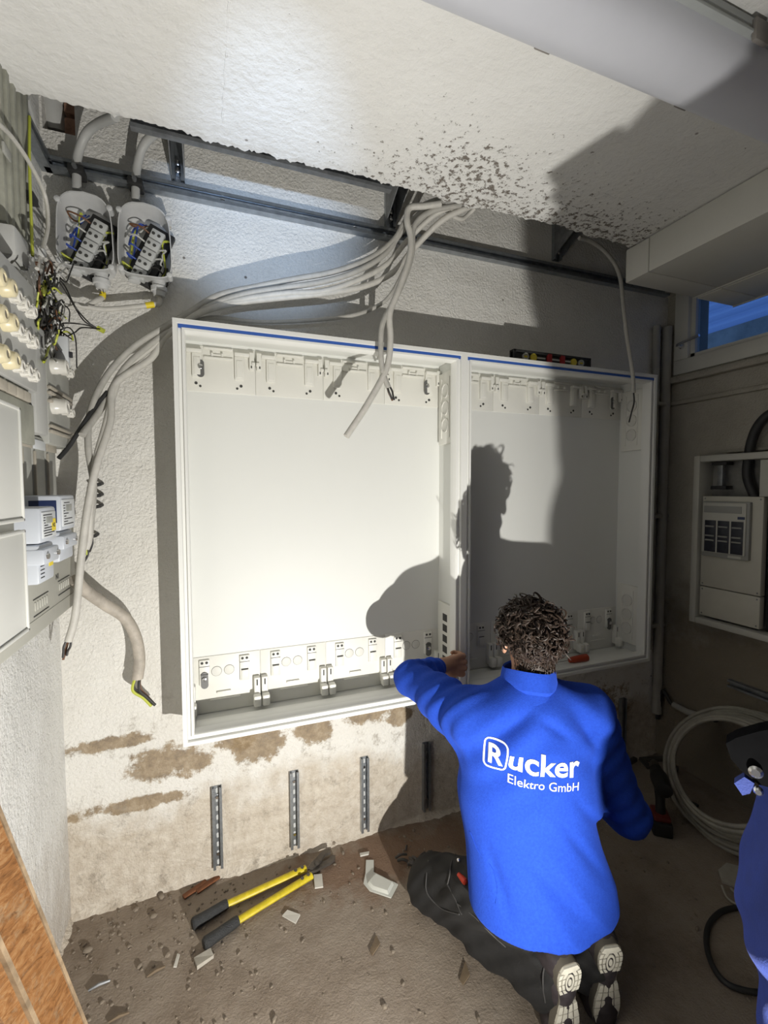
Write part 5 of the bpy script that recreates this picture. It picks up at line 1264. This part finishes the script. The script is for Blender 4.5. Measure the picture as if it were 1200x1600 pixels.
# cloth folds
u_ = (X_-KB.x)*trt.x + (Y_-KB.y)*trt.y
f1 = np.sin(34*(Z_*.8+u_*1.0)+2.5*np.sin(7*u_+3*Z_)); f2 = np.sin(55*(Z_*.75+u_*.9)+3*np.sin(9*Z_+2*u_))
low = np.clip((.66-Z_)/.2, 0, 1)*np.clip((u_+.12)/.15, 0, 1)
fd.add((.013*np.maximum(f1, -.3)+.004*f2)*low)
def crease(u0, z0, u1, z1, w, dp):
    L2 = (u1-u0)**2+(z1-z0)**2; tt = np.clip(((u_-u0)*(u1-u0)+(Z_-z0)*(z1-z0))/L2, 0, 1); dd = (u_-u0-tt*(u1-u0))**2+(Z_-z0-tt*(z1-z0))**2
    return dp*np.exp(-dd/(w*w))*np.sin(np.pi*np.clip(tt*.9+.05, 0, 1))
bk = (Y_ < -.70)
for q_ in ((.02, .60, .17, .40, .016, .013), (.06, .66, .19, .50, .014, .011), (-.06, .50, .10, .34, .016, .010), (-.02, .86, .07, .80, .012, .010), (-.13, .80, -.03, .88, .012, .010), (.10, .84, .17, .74, .014, .010), (-.17, .52, -.12, .36, .014, .010)):
    fd.add(crease(*q_)*bk)
def near(p, r): return np.exp(-((X_-p.x)**2+(Y_-p.y)**2+(Z_-p.z)**2)/(r*r))
ua = EL-SL; ua.normalize(); ta = X_*ua.x+Y_*ua.y+Z_*ua.z
fd.add(.0075*np.sin(115*ta + 3*np.sin(22*Z_)+ 20*u_)*(near(SL+Vector((-.02, .06, -.01)), .10)+.8*near(EL+Vector((.03, .02, .02)), .075)))
fa = (WL-EL).normalized(); tf = X_*fa.x+Y_*fa.y+Z_*fa.z
fd.add(.006*np.sin(150*tf + 30*Z_)*near(EL+(WL-EL)*.45, .085))
ur = (ER-SRr).normalized(); tr_ = X_*ur.x+Y_*ur.y+Z_*ur.z
fd.add(.007*np.sin(95*tr_+25*u_)*(near(SRr+ur*.08, .10)+near(ER-ur*.05, .08)))
fd.add(.007*np.sin(60*(u_*.8-Z_))*near(CH+Vector((-.12, -.08, .06)), .13)+.006*np.sin(55*(u_*.9+Z_))*near(CH+Vector((.12, -.10, .08)), .11))
# hem cut at the hips, neck opening
fd.cutz(.312, True, .012)
fd.ell(NB+Vector((.004, .008, .06)), (.062, .066, .085), .01, cut=True)
jk = body_part('jacket', fd.mesh('jacket'), MAT['fleece_blue'], man, 'royal blue fleece jacket with white print on the back')
# stand-up collar, folded over
m = MB(); nC = 44
def ringc(k, z, wob, tilt=.10):
    out = []
    for i in range(nC):
        a = 2*math.pi*i/nC; ex, ey = .080*k, .083*k
        fold = 1+wob*math.sin(3*a+1.1)+wob*.6*math.sin(7*a)
        q = NB + Vector((.004, .004, 0)) + Vector((math.cos(a)*ex*fold, math.sin(a)*ey*fold, z + tilt*.06*(-math.sin(a)) + .006*math.sin(2*a+.4)))
        out.append(q)
    return out
rg = [ringc(1.18, -.035, .01), ringc(1.08, -.015, .02), ringc(.99, .000, .03), ringc(1.06, .012, .03), ringc(1.00, .032, .02), ringc(.96, .054, .015), ringc(.93, .062, .01), ringc(.88, .058, .01), ringc(.86, .02, .01), ringc(.86, -.03, .0)]
m.add([p for r_ in rg for p in r_], [(j*nC+i, j*nC+(i+1) % nC, (j+1)*nC+(i+1) % nC, (j+1)*nC+i) for j in range(len(rg)-1) for i in range(nC)])
part('collar', m, MAT['fleece_blue'], jk)
# seams: shoulder seam and side seam as thin piping laid on the cloth
jb = bmesh.new(); jb.from_mesh(jk.data); jb.transform(Matrix.Translation(KB)); JB = BVHTree.FromBMesh(jb); jb.free()
def on_jacket(p, d, off=.0015):
    h_ = JB.ray_cast(Vector(p), Vector(d).normalized()); return (h_[0] + h_[1]*off) if h_[0] is not None else None
def view_pts(L):
    out = []
    for a, b in L:
        p = on_jacket(CAM, ray(a, b), .0008)
        if p is not None: out.append(p)
    return out
for L in ([(735, 1300), (748, 1330), (768, 1355), (777, 1385), (775, 1412)],):
    pts = view_pts(L)
    if len(pts) > 2: part('seam', MB().tube(spline(pts, 5), .0016, 5), MAT['fleece_blue'], jk)
# print on the back, laid onto the cloth
def print_on(me_list, O, Xd, Yd, name, label=None):
    Xd = Vector(Xd).normalized(); Yd = Vector(Yd); Yd = (Yd-Xd*Yd.dot(Xd)).normalized(); Zd = Xd.cross(Yd)
    bm = bmesh.new()
    for me in me_list: bm.from_mesh(me)
    xs = [v.co.x for v in bm.verts]; ys = [v.co.y for v in bm.verts]
    for c in np.arange(min(xs), max(xs), .006): bmesh.ops.bisect_plane(bm, geom=bm.verts[:]+bm.edges[:]+bm.faces[:], plane_co=(c, 0, 0), plane_no=(1, 0, 0))
    for c in np.arange(min(ys), max(ys), .006): bmesh.ops.bisect_plane(bm, geom=bm.verts[:]+bm.edges[:]+bm.faces[:], plane_co=(0, c, 0), plane_no=(0, 1, 0))
    for v in bm.verts:
        p = O + Xd*v.co.x + Yd*v.co.y + Zd*.25
        h_ = JB.ray_cast(p, -Zd); q_ = h_[0] if h_[0] is not None else O + Xd*v.co.x + Yd*v.co.y
        v.co = q_ + Zd*.0016 - KB
    me = bpy.data.meshes.new(name); bm.to_mesh(me); bm.free(); me.materials.append(MAT['logo_white'])
    o = link(name, me, MAT['logo_white'], jk); BASE[o.name] = KB; o['kind'] = 'stuff'
    if label: o['label'] = label
    return o
def text_me(txt, size, bold, x0, y0, sx=1.0):
    cu = bpy.data.curves.new('t', 'FONT'); cu.body = txt; cu.size = size; cu.offset = bold; cu.resolution_u = 4; cu.fill_mode = 'FRONT'; cu.space_character = 1.0
    ob = bpy.data.objects.new('t', cu); COL.objects.link(ob); me = bpy.data.meshes.new_from_object(ob.evaluated_get(bpy.context.evaluated_depsgraph_get())); bpy.data.objects.remove(ob); bpy.data.curves.remove(cu)
    lo = min(v.co.x for v in me.vertices)
    for v in me.vertices: v.co.x = (v.co.x-lo)*sx + x0; v.co.y += y0
    w = max(v.co.x for v in me.vertices); return me, w
def rrect(cx, cy, w, h, r, t_):
    me = bpy.data.meshes.new('r'); out = []; inn = []
    for (sx, sy, a0) in ((1, 1, 0), (-1, 1, 90), (-1, -1, 180), (1, -1, 270)):
        for k in range(7):
            a = R(a0+15*k); out.append((cx+sx*(w/2-r)+r*math.cos(a), cy+sy*(h/2-r)+r*math.sin(a), 0)); inn.append((cx+sx*(w/2-r)+(r-t_)*math.cos(a), cy+sy*(h/2-r)+(r-t_)*math.sin(a), 0))
    n = len(out); me.from_pydata(out+inn, [], [(i, (i+1) % n, n+(i+1) % n, n+i) for i in range(n)]); return me
o0 = on_jacket(CAM, ray(775, 1180)); o1 = on_jacket(CAM, ray(905, 1196))
tx = Vector((o1.x-o0.x, o1.y-o0.y, o1.z-o0.z)); wid = tx.length
sq = .060; sqh = .074
me_u, w_u = text_me('ucker', .075, .0015, sq*.5+.004, -.024, 1.0)
scale = (wid)/(w_u)
me_r, w_r = text_me('R', .064, .0016, -.0180, -.0225)
me_e, w_e = text_me('Elektro GmbH', .030, 0.0, sq*.5+.006, -.060, 1.0)
for me in (me_u,): 
    for v in me.vertices: v.co.x = sq*.5+.004 + (v.co.x-sq*.5-.004)*((wid-sq*.5-.004)/(w_u-sq*.5-.004))
for v in me_e.vertices: v.co.x = sq*.5+.006 + (v.co.x-sq*.5-.006)*((wid-sq*.5-.008)/(w_e-sq*.5-.006))
print_on([me_u, me_r, rrect(0, 0, sq, sqh, .013, .0045)], o0, tx, (0, 0, 1), 'back_print', 'white lettering and boxed R printed on the back')
print_on([me_e], o0, tx, (0, 0, 1), 'back_print', 'small white lettering under the print')
# trousers
fd = Field((.56, -1.0, 0.0), (1.18, -.28, .52), .006)
fd.cone(PE+Vector((0, .03, -.04)), PE+Vector((0, .03, .02)), .158, .158, .03, tfr, .70)
for H_, K_, A_, s in ((HL_, KL, AL, -1), (HR_, KR, AR, 1)):
    fd.cone(H_, K_+Vector((0, 0, .012)), .098, .080, .04); fd.cone(K_, A_+Vector((0, .03, -.055)), .078, .070, .03); fd.cone(K_+(A_-K_)*.55+Vector((0, 0, -.02)), A_+Vector((0, -.012, .0)), .068, .056, .03)
    fd.ell(K_+Vector((0, .03, .0)), (.075, .06, .075), .03)
fd.cutz(.002, True, .006)
X_, Y_, Z_ = fd.X, fd.Y, fd.Z
fd.add(.0045*np.sin(75*(X_*.6+Y_*.5+Z_*.5)+3*np.sin(17*Z_+11*X_)) + .0030*np.sin(130*(Y_*.7-X_*.3+Z_*.6)+2*np.sin(25*X_)))
tr = body_part('trousers', fd.mesh('trousers'), MAT['trouser_black'], man, 'black work trousers')
# pocket flap and stitched edges on the thigh
tb = bmesh.new(); tb.from_mesh(tr.data); tb.transform(Matrix.Translation(KB)); TB = BVHTree.FromBMesh(tb); tb.free()
def on_tr(px, py, off=.002):
    h_ = TB.ray_cast(CAM, ray(px, py).normalized()); return h_[0]+h_[1]*off if h_[0] is not None else None
mat('stitch_grey', (0.045, 0.043, 0.042), 0.8)
for L in ([(712, 1336), (706, 1350), (703, 1368), (700, 1382)], [(700, 1382), (712, 1405), (722, 1428)], [(715, 1412), (740, 1430), (765, 1455), (790, 1478)], [(670, 1345), (667, 1370), (668, 1395), (690, 1418), (718, 1428)], [(858, 1490), (850, 1515), (849, 1540), (852, 1565)]):
    pts = [p for p in (on_tr(a, b) for a, b in L) if p is not None]
    if len(pts) > 2: part('seam', MB().tube(spline(pts, 5), .0022, 5), MAT['stitch_grey'], tr)
p = on_tr(718, 1346, .004)
if p: part('snap_button', MB().sphere(p, .007, 10, 6), MAT['chrome'], tr)
p = on_tr(727, 1378, .0)
if p:
    d = Vector((-.35, .5, .55)).normalized(); p = p - ray(727, 1378).normalized()*.012
    mat('red_plastic', (0.62, 0.05, 0.02), 0.35)
    t = thing('pocket_tool', 'red ended tool sticking out of the trouser pocket', 'tool', p)
    part('handle', MB().lathe(p, Vector((.2, -.75, -.1)), [(-.03, .006), (-.008, .009), (.000, .0095), (.004, .006)], 12), MAT['red_plastic'], t)
# shoes, toes tucked under, soles to the camera
def shoe(A_, lean, seed):
    A_ = Vector(A_); hx = A_.x-.004
    sv = (Vector((hx+.012, -.905, .004)) - Vector((hx, -.930, .268))); Ls = sv.length; sv.normalize()     # heel to ball along the sole
    sx = Vector((1, .0, 0)); sx = (sx - sv*sx.dot(sv)).normalized(); rotl = Matrix.Rotation(lean, 3, sv); sn = sx.cross(sv); sx = rotl @ sx; sn = sx.cross(sv).normalized()
    if sn.y > 0: sn = -sn
    O = Vector((hx, -.930, .268))
    fd = Field((hx-.09, -1.0, 0.0), (hx+.10, -.70, .36), .005)
    P = lambda u, v, w: O + sx*u + sv*v + sn*w
    fd.cone(P(0, .030, -.050), P(0, .055, -.085), .036, .042, .02); fd.cone(P(0, .03, -.03), P(0, .10, -.035), .032, .031, .02); fd.cone(P(0, .10, -.035), P(.002, Ls-.03, -.032), .033, .040, .03)
    fd.cone(P(.002, Ls-.03, -.032), P(.004, Ls-.026, -.085), .038, .032, .03); fd.cone(P(0, .045, -.06), P(0, .08, -.110), .044, .052, .02)
    fd.cutz(.003, True, .006)
    X2, Y2, Z2 = fd.X, fd.Y, fd.Z; fd.add(.0012*np.sin(160*Z2+40*X2))
    s_ = body_part('shoe', fd.mesh('shoe'), MAT['shoe_dark'], man, 'dark running shoe with pale tread')
    prof = [(.0, .014), (.006, .024), (.016, .031), (.035, .035), (.06, .034), (.085, .028), (.11, .025), (.14, .029), (.175, .037), (.21, .040), (.24, .036), (Ls-.006, .028)]
    left = [P(-w_, v, -.004) for v, w_ in prof]; right = [P(w_, v, -.004) for v, w_ in reversed(prof)]
    part('sole', MB().prism(left+right, -sn*.020), MAT['sole_groove'], s_)
    def wid_(v):
        for (v0, w0), (v1, w1) in zip(prof, prof[1:]):
            if v0 <= v <= v1: return w0+(w1-w0)*(v-v0)/(v1-v0)
        return .02
    def lug(poly): part('tread_block', MB().prism([P(u, v, -.006) for u, v in poly], sn*.0085), MAT['sole_white'], s_)
    g = .0016
    # heel: oval ring, centre oval, blocks around it
    oc, ow, ol = (.0, .052), .0125, .026
    ov = lambda k, n=16: [(oc[0]+ow*k*math.cos(a), oc[1]+ol*k*math.sin(a)) for a in np.linspace(0, 2*math.pi, n, endpoint=False)]
    lug(ov(.42, 12))
    ro, ri = ov(1.0, 20), ov(.66, 20); m_ = MB()
    vo = [P(u, v, .0025) for u, v in ro]+[P(u, v, .0025) for u, v in ri]+[P(u, v, -.006) for u, v in ro]+[P(u, v, -.006) for u, v in ri]; n = 20
    m_.add(vo, [(i, (i+1) % n, n+(i+1) % n, n+i) for i in range(n)]+[(i, (i+1) % n, 2*n+(i+1) % n, 2*n+i) for i in range(n)]+[(n+i, n+(i+1) % n, 3*n+(i+1) % n, 3*n+i) for i in range(n)]); part('tread_ring', m_, MAT['sole_white'], s_)
    lug([(-.020, .004), (.020, .004), (.028, .016), (.016, .022), (-.016, .022), (-.028, .016)])
    vs_ = [.0205, .036, .053, .070, .084]
    for s2 in (-1, 1):
        for v0, v1 in zip(vs_, vs_[1:]):
            w0, w1 = wid_(v0)-.001, wid_(v1)-.001
            i0 = ow*1.16*math.sqrt(max(0, 1-((v0-oc[1])/(ol*1.16))**2)); i1 = ow*1.16*math.sqrt(max(0, 1-((v1-oc[1])/(ol*1.16))**2))
            i0, i1 = max(i0, .004), max(i1, .004); mm0, mm1 = (i0+w0)/2+.001, (i1+w1)/2+.001
            lug([(s2*(i0+g), v0+g), (s2*(mm0-g), v0+g), (s2*(mm1-g), v1-g), (s2*(i1+g), v1-g)]); lug([(s2*(mm0+g), v0+g), (s2*w0, v0+g), (s2*w1, v1-g), (s2*(mm1+g), v1-g)])
    for v0, v1 in zip([.125, .150, .175, .200, .225], [.150, .175, .200, .225, .250]):
        for k in range(4):
            a0, a1 = -1+k*.5, -.5+k*.5; w0, w1 = wid_(v0), wid_(min(v1, Ls-.008))
            lug([(a0*w0+g, v0+g-.004*abs(a0)), (a1*w0-g, v0+g-.004*abs(a1)), (a1*w1-g, v1-g-.004*abs(a1)), (a0*w1+g, v1-g-.004*abs(a0))])
shoe(AL, R(6), 1); shoe(AR, R(14), 2)
curls('hair', HEAD, HAZ, HPI, 620, man, 4)
# scalp layer under the curls
fd = Field(HEAD-Vector((.13, .13, .13)), HEAD+Vector((.13, .13, .13)), .005)
rt, fr, up = axes(HAZ, HPI); M_ = [[rt[i], fr[i], up[i]] for i in range(3)]
fd.ell(HEAD+fr*-.016+up*.024, (.081, .098, .093), 0, M_)
fd.ell(HEAD+fr*.090+up*-.045, (.085, .085, .085), .01, M_, cut=True)
fd.ell(HEAD+fr*.022+up*-.088, (.14, .075, .060), .01, M_, cut=True); fd.cone(HEAD+Vector((-.004, -.018, -.040)), HEAD+Vector((-.004, -.019, -.070)), .0575, .0585, .012); fd.ell(HEAD+fr*.080+up*-.06, (.12, .088, .075), .008, M_, cut=True)
for s in (-1, 1): fd.ell(HEAD+rt*s*.088+fr*.004+up*-.012, (.022, .030, .040), .008, M_, cut=True)
sc_ = fd.mesh('hair'); body_part('hair', sc_, MAT['hair_brown'], man, 'short dark hair close to the scalp')

# ---- standing person at the right edge --------------------------------------
SBs = Vector((0.767, -1.561, 0))
FA = R(-80)      # facing the left wall
srt, sfr, sup = axes(FA)
hipc = Vector((.820, -1.528, .93)); che = Vector((1.015, -1.480, 1.36)); neck = Vector((1.10, -1.475, 1.56)); hd2 = Vector((1.09, -1.475, 1.70))
kL, kR = Vector((0.735, -1.680, .50)), Vector((0.755, -1.512, .50)); aL, aR = Vector((0.757, -1.666, .10)), Vector((0.817, -1.466, .10))
sL, sR = Vector((1.08, -1.655, 1.48)), Vector((1.10, -1.315, 1.48))
eL, eR = Vector((1.16, -1.70, 1.22)), Vector((1.22, -1.29, 1.22)); wL, wR = Vector((1.09, -1.67, 1.02)), Vector((1.22, -1.32, .99))
def sb(fd):
    head_into(fd, hd2, FA, R(12)); fd.cone(hd2+Vector((.0, 0, -.06)), neck-Vector((0, 0, .03)), .053, .06, .03)
    fd.cone(neck-Vector((0, 0, .05)), che, .07, .12, .04, sfr, .7); fd.cone(che, hipc, .12, .12, .04, sfr, .7); fd.cone(sL, sR, .05, .05, .03)
    for a, b, c in ((sL, eL, wL), (sR, eR, wR)): fd.cone(a, b, .048, .038, .03); fd.cone(b, c, .036, .027, .02)
    hand_into(fd, wL, (-.3, 0, -1), (0, .9, 0), (-1, 0, .2), .6); hand_into(fd, wR, (-.2, 0, -1), (0, -.9, 0), (-1, 0, .2), .6)
    for s, k_, a_ in ((-1, kL, aL), (1, kR, aR)): fd.cone(hipc+srt*(-s)*-.09, k_, .07, .05, .03); fd.cone(k_, a_, .05, .036, .02); fd.cone(a_, a_+sfr*.12-Vector((0, 0, .06)), .035, .025, .02)
man2 = person_skin(SBs, 'person', 'person in blue work clothes standing at the right edge, only hip and leg in view', sb, (.50, -1.90, 0.0), (1.36, -1.16, 1.90), .008)
fd = Field((.54, -1.83, 0.05), (1.12, -1.22, 1.16), .007)
fd.cone(hipc+Vector((-.01, 0, -.04)), hipc+Vector((.01, 0, .09)), .174, .168, .05, sfr, .95)
for s, k_, a_ in ((-1, kL, aL), (1, kR, aR)):
    hh_ = hipc + srt*(.085*(1 if s > 0 else -1)) + Vector((0, 0, -.03)); fd.cone(hh_, k_, .098, .080, .05); fd.cone(k_, a_+Vector((0, 0, .0)), .080, .072, .03)
X_, Y_, Z_ = fd.X, fd.Y, fd.Z
fd.add(.006*np.sin(38*(Z_+.6*Y_+.5*X_)+2.5*np.sin(9*Z_+8*Y_))*np.clip((1.0-Z_)/.3, .2, 1)+.003*np.sin(85*(Z_*.6+Y_)+2*np.sin(15*Z_)))
t2 = body_part('trousers', fd.mesh('trousers'), MAT['trouser_blue'], man2, 'royal blue work trousers')
fd = Field((.58, -1.92, .88), (1.36, -1.14, 1.68), .007)
fd.cone(hipc+Vector((.04, .01, .15)), hipc+Vector((.10, .02, .28)), .160, .160, .05, sfr, .84); fd.cone(hipc+Vector((.10, .02, .28)), che, .160, .172, .05, sfr, .80); fd.cone(che, neck-Vector((0, 0, .08)), .175, .10, .05, sfr, .75)
for a, b, c in ((sL, eL, wL), (sR, eR, wR)): fd.cone(neck-Vector((0, 0, .09)), a, .08, .07, .05); fd.cone(a, b, .074, .060, .05); fd.cone(b, c, .060, .045, .02)
fd.cutz(1.04, True, .01); fd.ell(neck+Vector((0, 0, .04)), (.066, .066, .08), .01, cut=True)
fd.add(.004*np.sin(45*(fd.Z*.8+fd.Y)+2*np.sin(9*fd.Z)))
body_part('jacket', fd.mesh('jacket'), MAT['fleece_blue'], man2, 'blue fleece jacket')
for a_ in (aL, aR):
    fd = Field(a_-Vector((.32, .14, .1)), a_+Vector((.14, .14, .10)), .007); fd.cone(a_, a_+Vector((0, 0, -.05)), .05, .05, .02); fd.cone(a_+Vector((.03, 0, -.06)), a_+sfr*.17+Vector((0, 0, -.065)), .045, .036, .02); fd.cutz(.002, True, .006)
    body_part('shoe', fd.mesh('shoe'), MAT['shoe_dark'], man2)
curls('hair', hd2, FA, R(12), 260, man2, 9)
# black holster pouch on the hip
hb = bmesh.new(); hb.from_mesh(t2.data); hb.transform(Matrix.Translation(SBs)); HB = BVHTree.FromBMesh(hb); hb.free()

def flat_prism(L, dist, th):
    """outline given by view rays, laid in an upright plane dist metres from the lens and given real thickness"""
    nz = Vector((ray(1170, 1190).x, ray(1170, 1190).y, 0)).normalized(); pts = []
    for a, b in L:
        r_ = ray(a, b); pts.append(CAM + r_*(dist/r_.dot(nz)))
    return MB().prism(pts, nz*th), nz
h_ = HB.ray_cast(CAM, ray(1185, 1215).normalized()); dist = .80
if h_[0] is not None:
    nz = Vector((ray(1170, 1190).x, ray(1170, 1190).y, 0)).normalized(); dist = (h_[0]-CAM).dot(nz) - .012
mat('pouch_black', (0.004, 0.004, 0.0045), 0.95, var=.3, vscale=40, spec=.05)
t = thing('tool_pouch', 'black tool pouch with steel studs on the hip of the standing person', 'pouch', onZ(1180, 1240, 1.0))
m, nz = flat_prism([(1134, 1162), (1150, 1153), (1185, 1143), (1230, 1135), (1240, 1225), (1215, 1234), (1186, 1226), (1160, 1206), (1142, 1186)], dist-.012, .030); po = part('pouch', m, MAT['pouch_black'], t, smooth=False)
m, nz = flat_prism([(1147, 1224), (1163, 1214), (1179, 1224), (1172, 1240), (1160, 1243)], dist-.006, .016); part('flap', m, MAT['trouser_blue'], t, smooth=False)
for px, py, r_ in ((1181, 1205, .0085), (1185, 1235, .006)):
    q_ = ray(px, py); p = CAM + q_*((dist-.012)/q_.dot(nz)); part('stud', MB().lathe(p, -nz, [(0, r_), (.003, r_), (.006, r_*.6)], 14), MAT['chrome'], t)
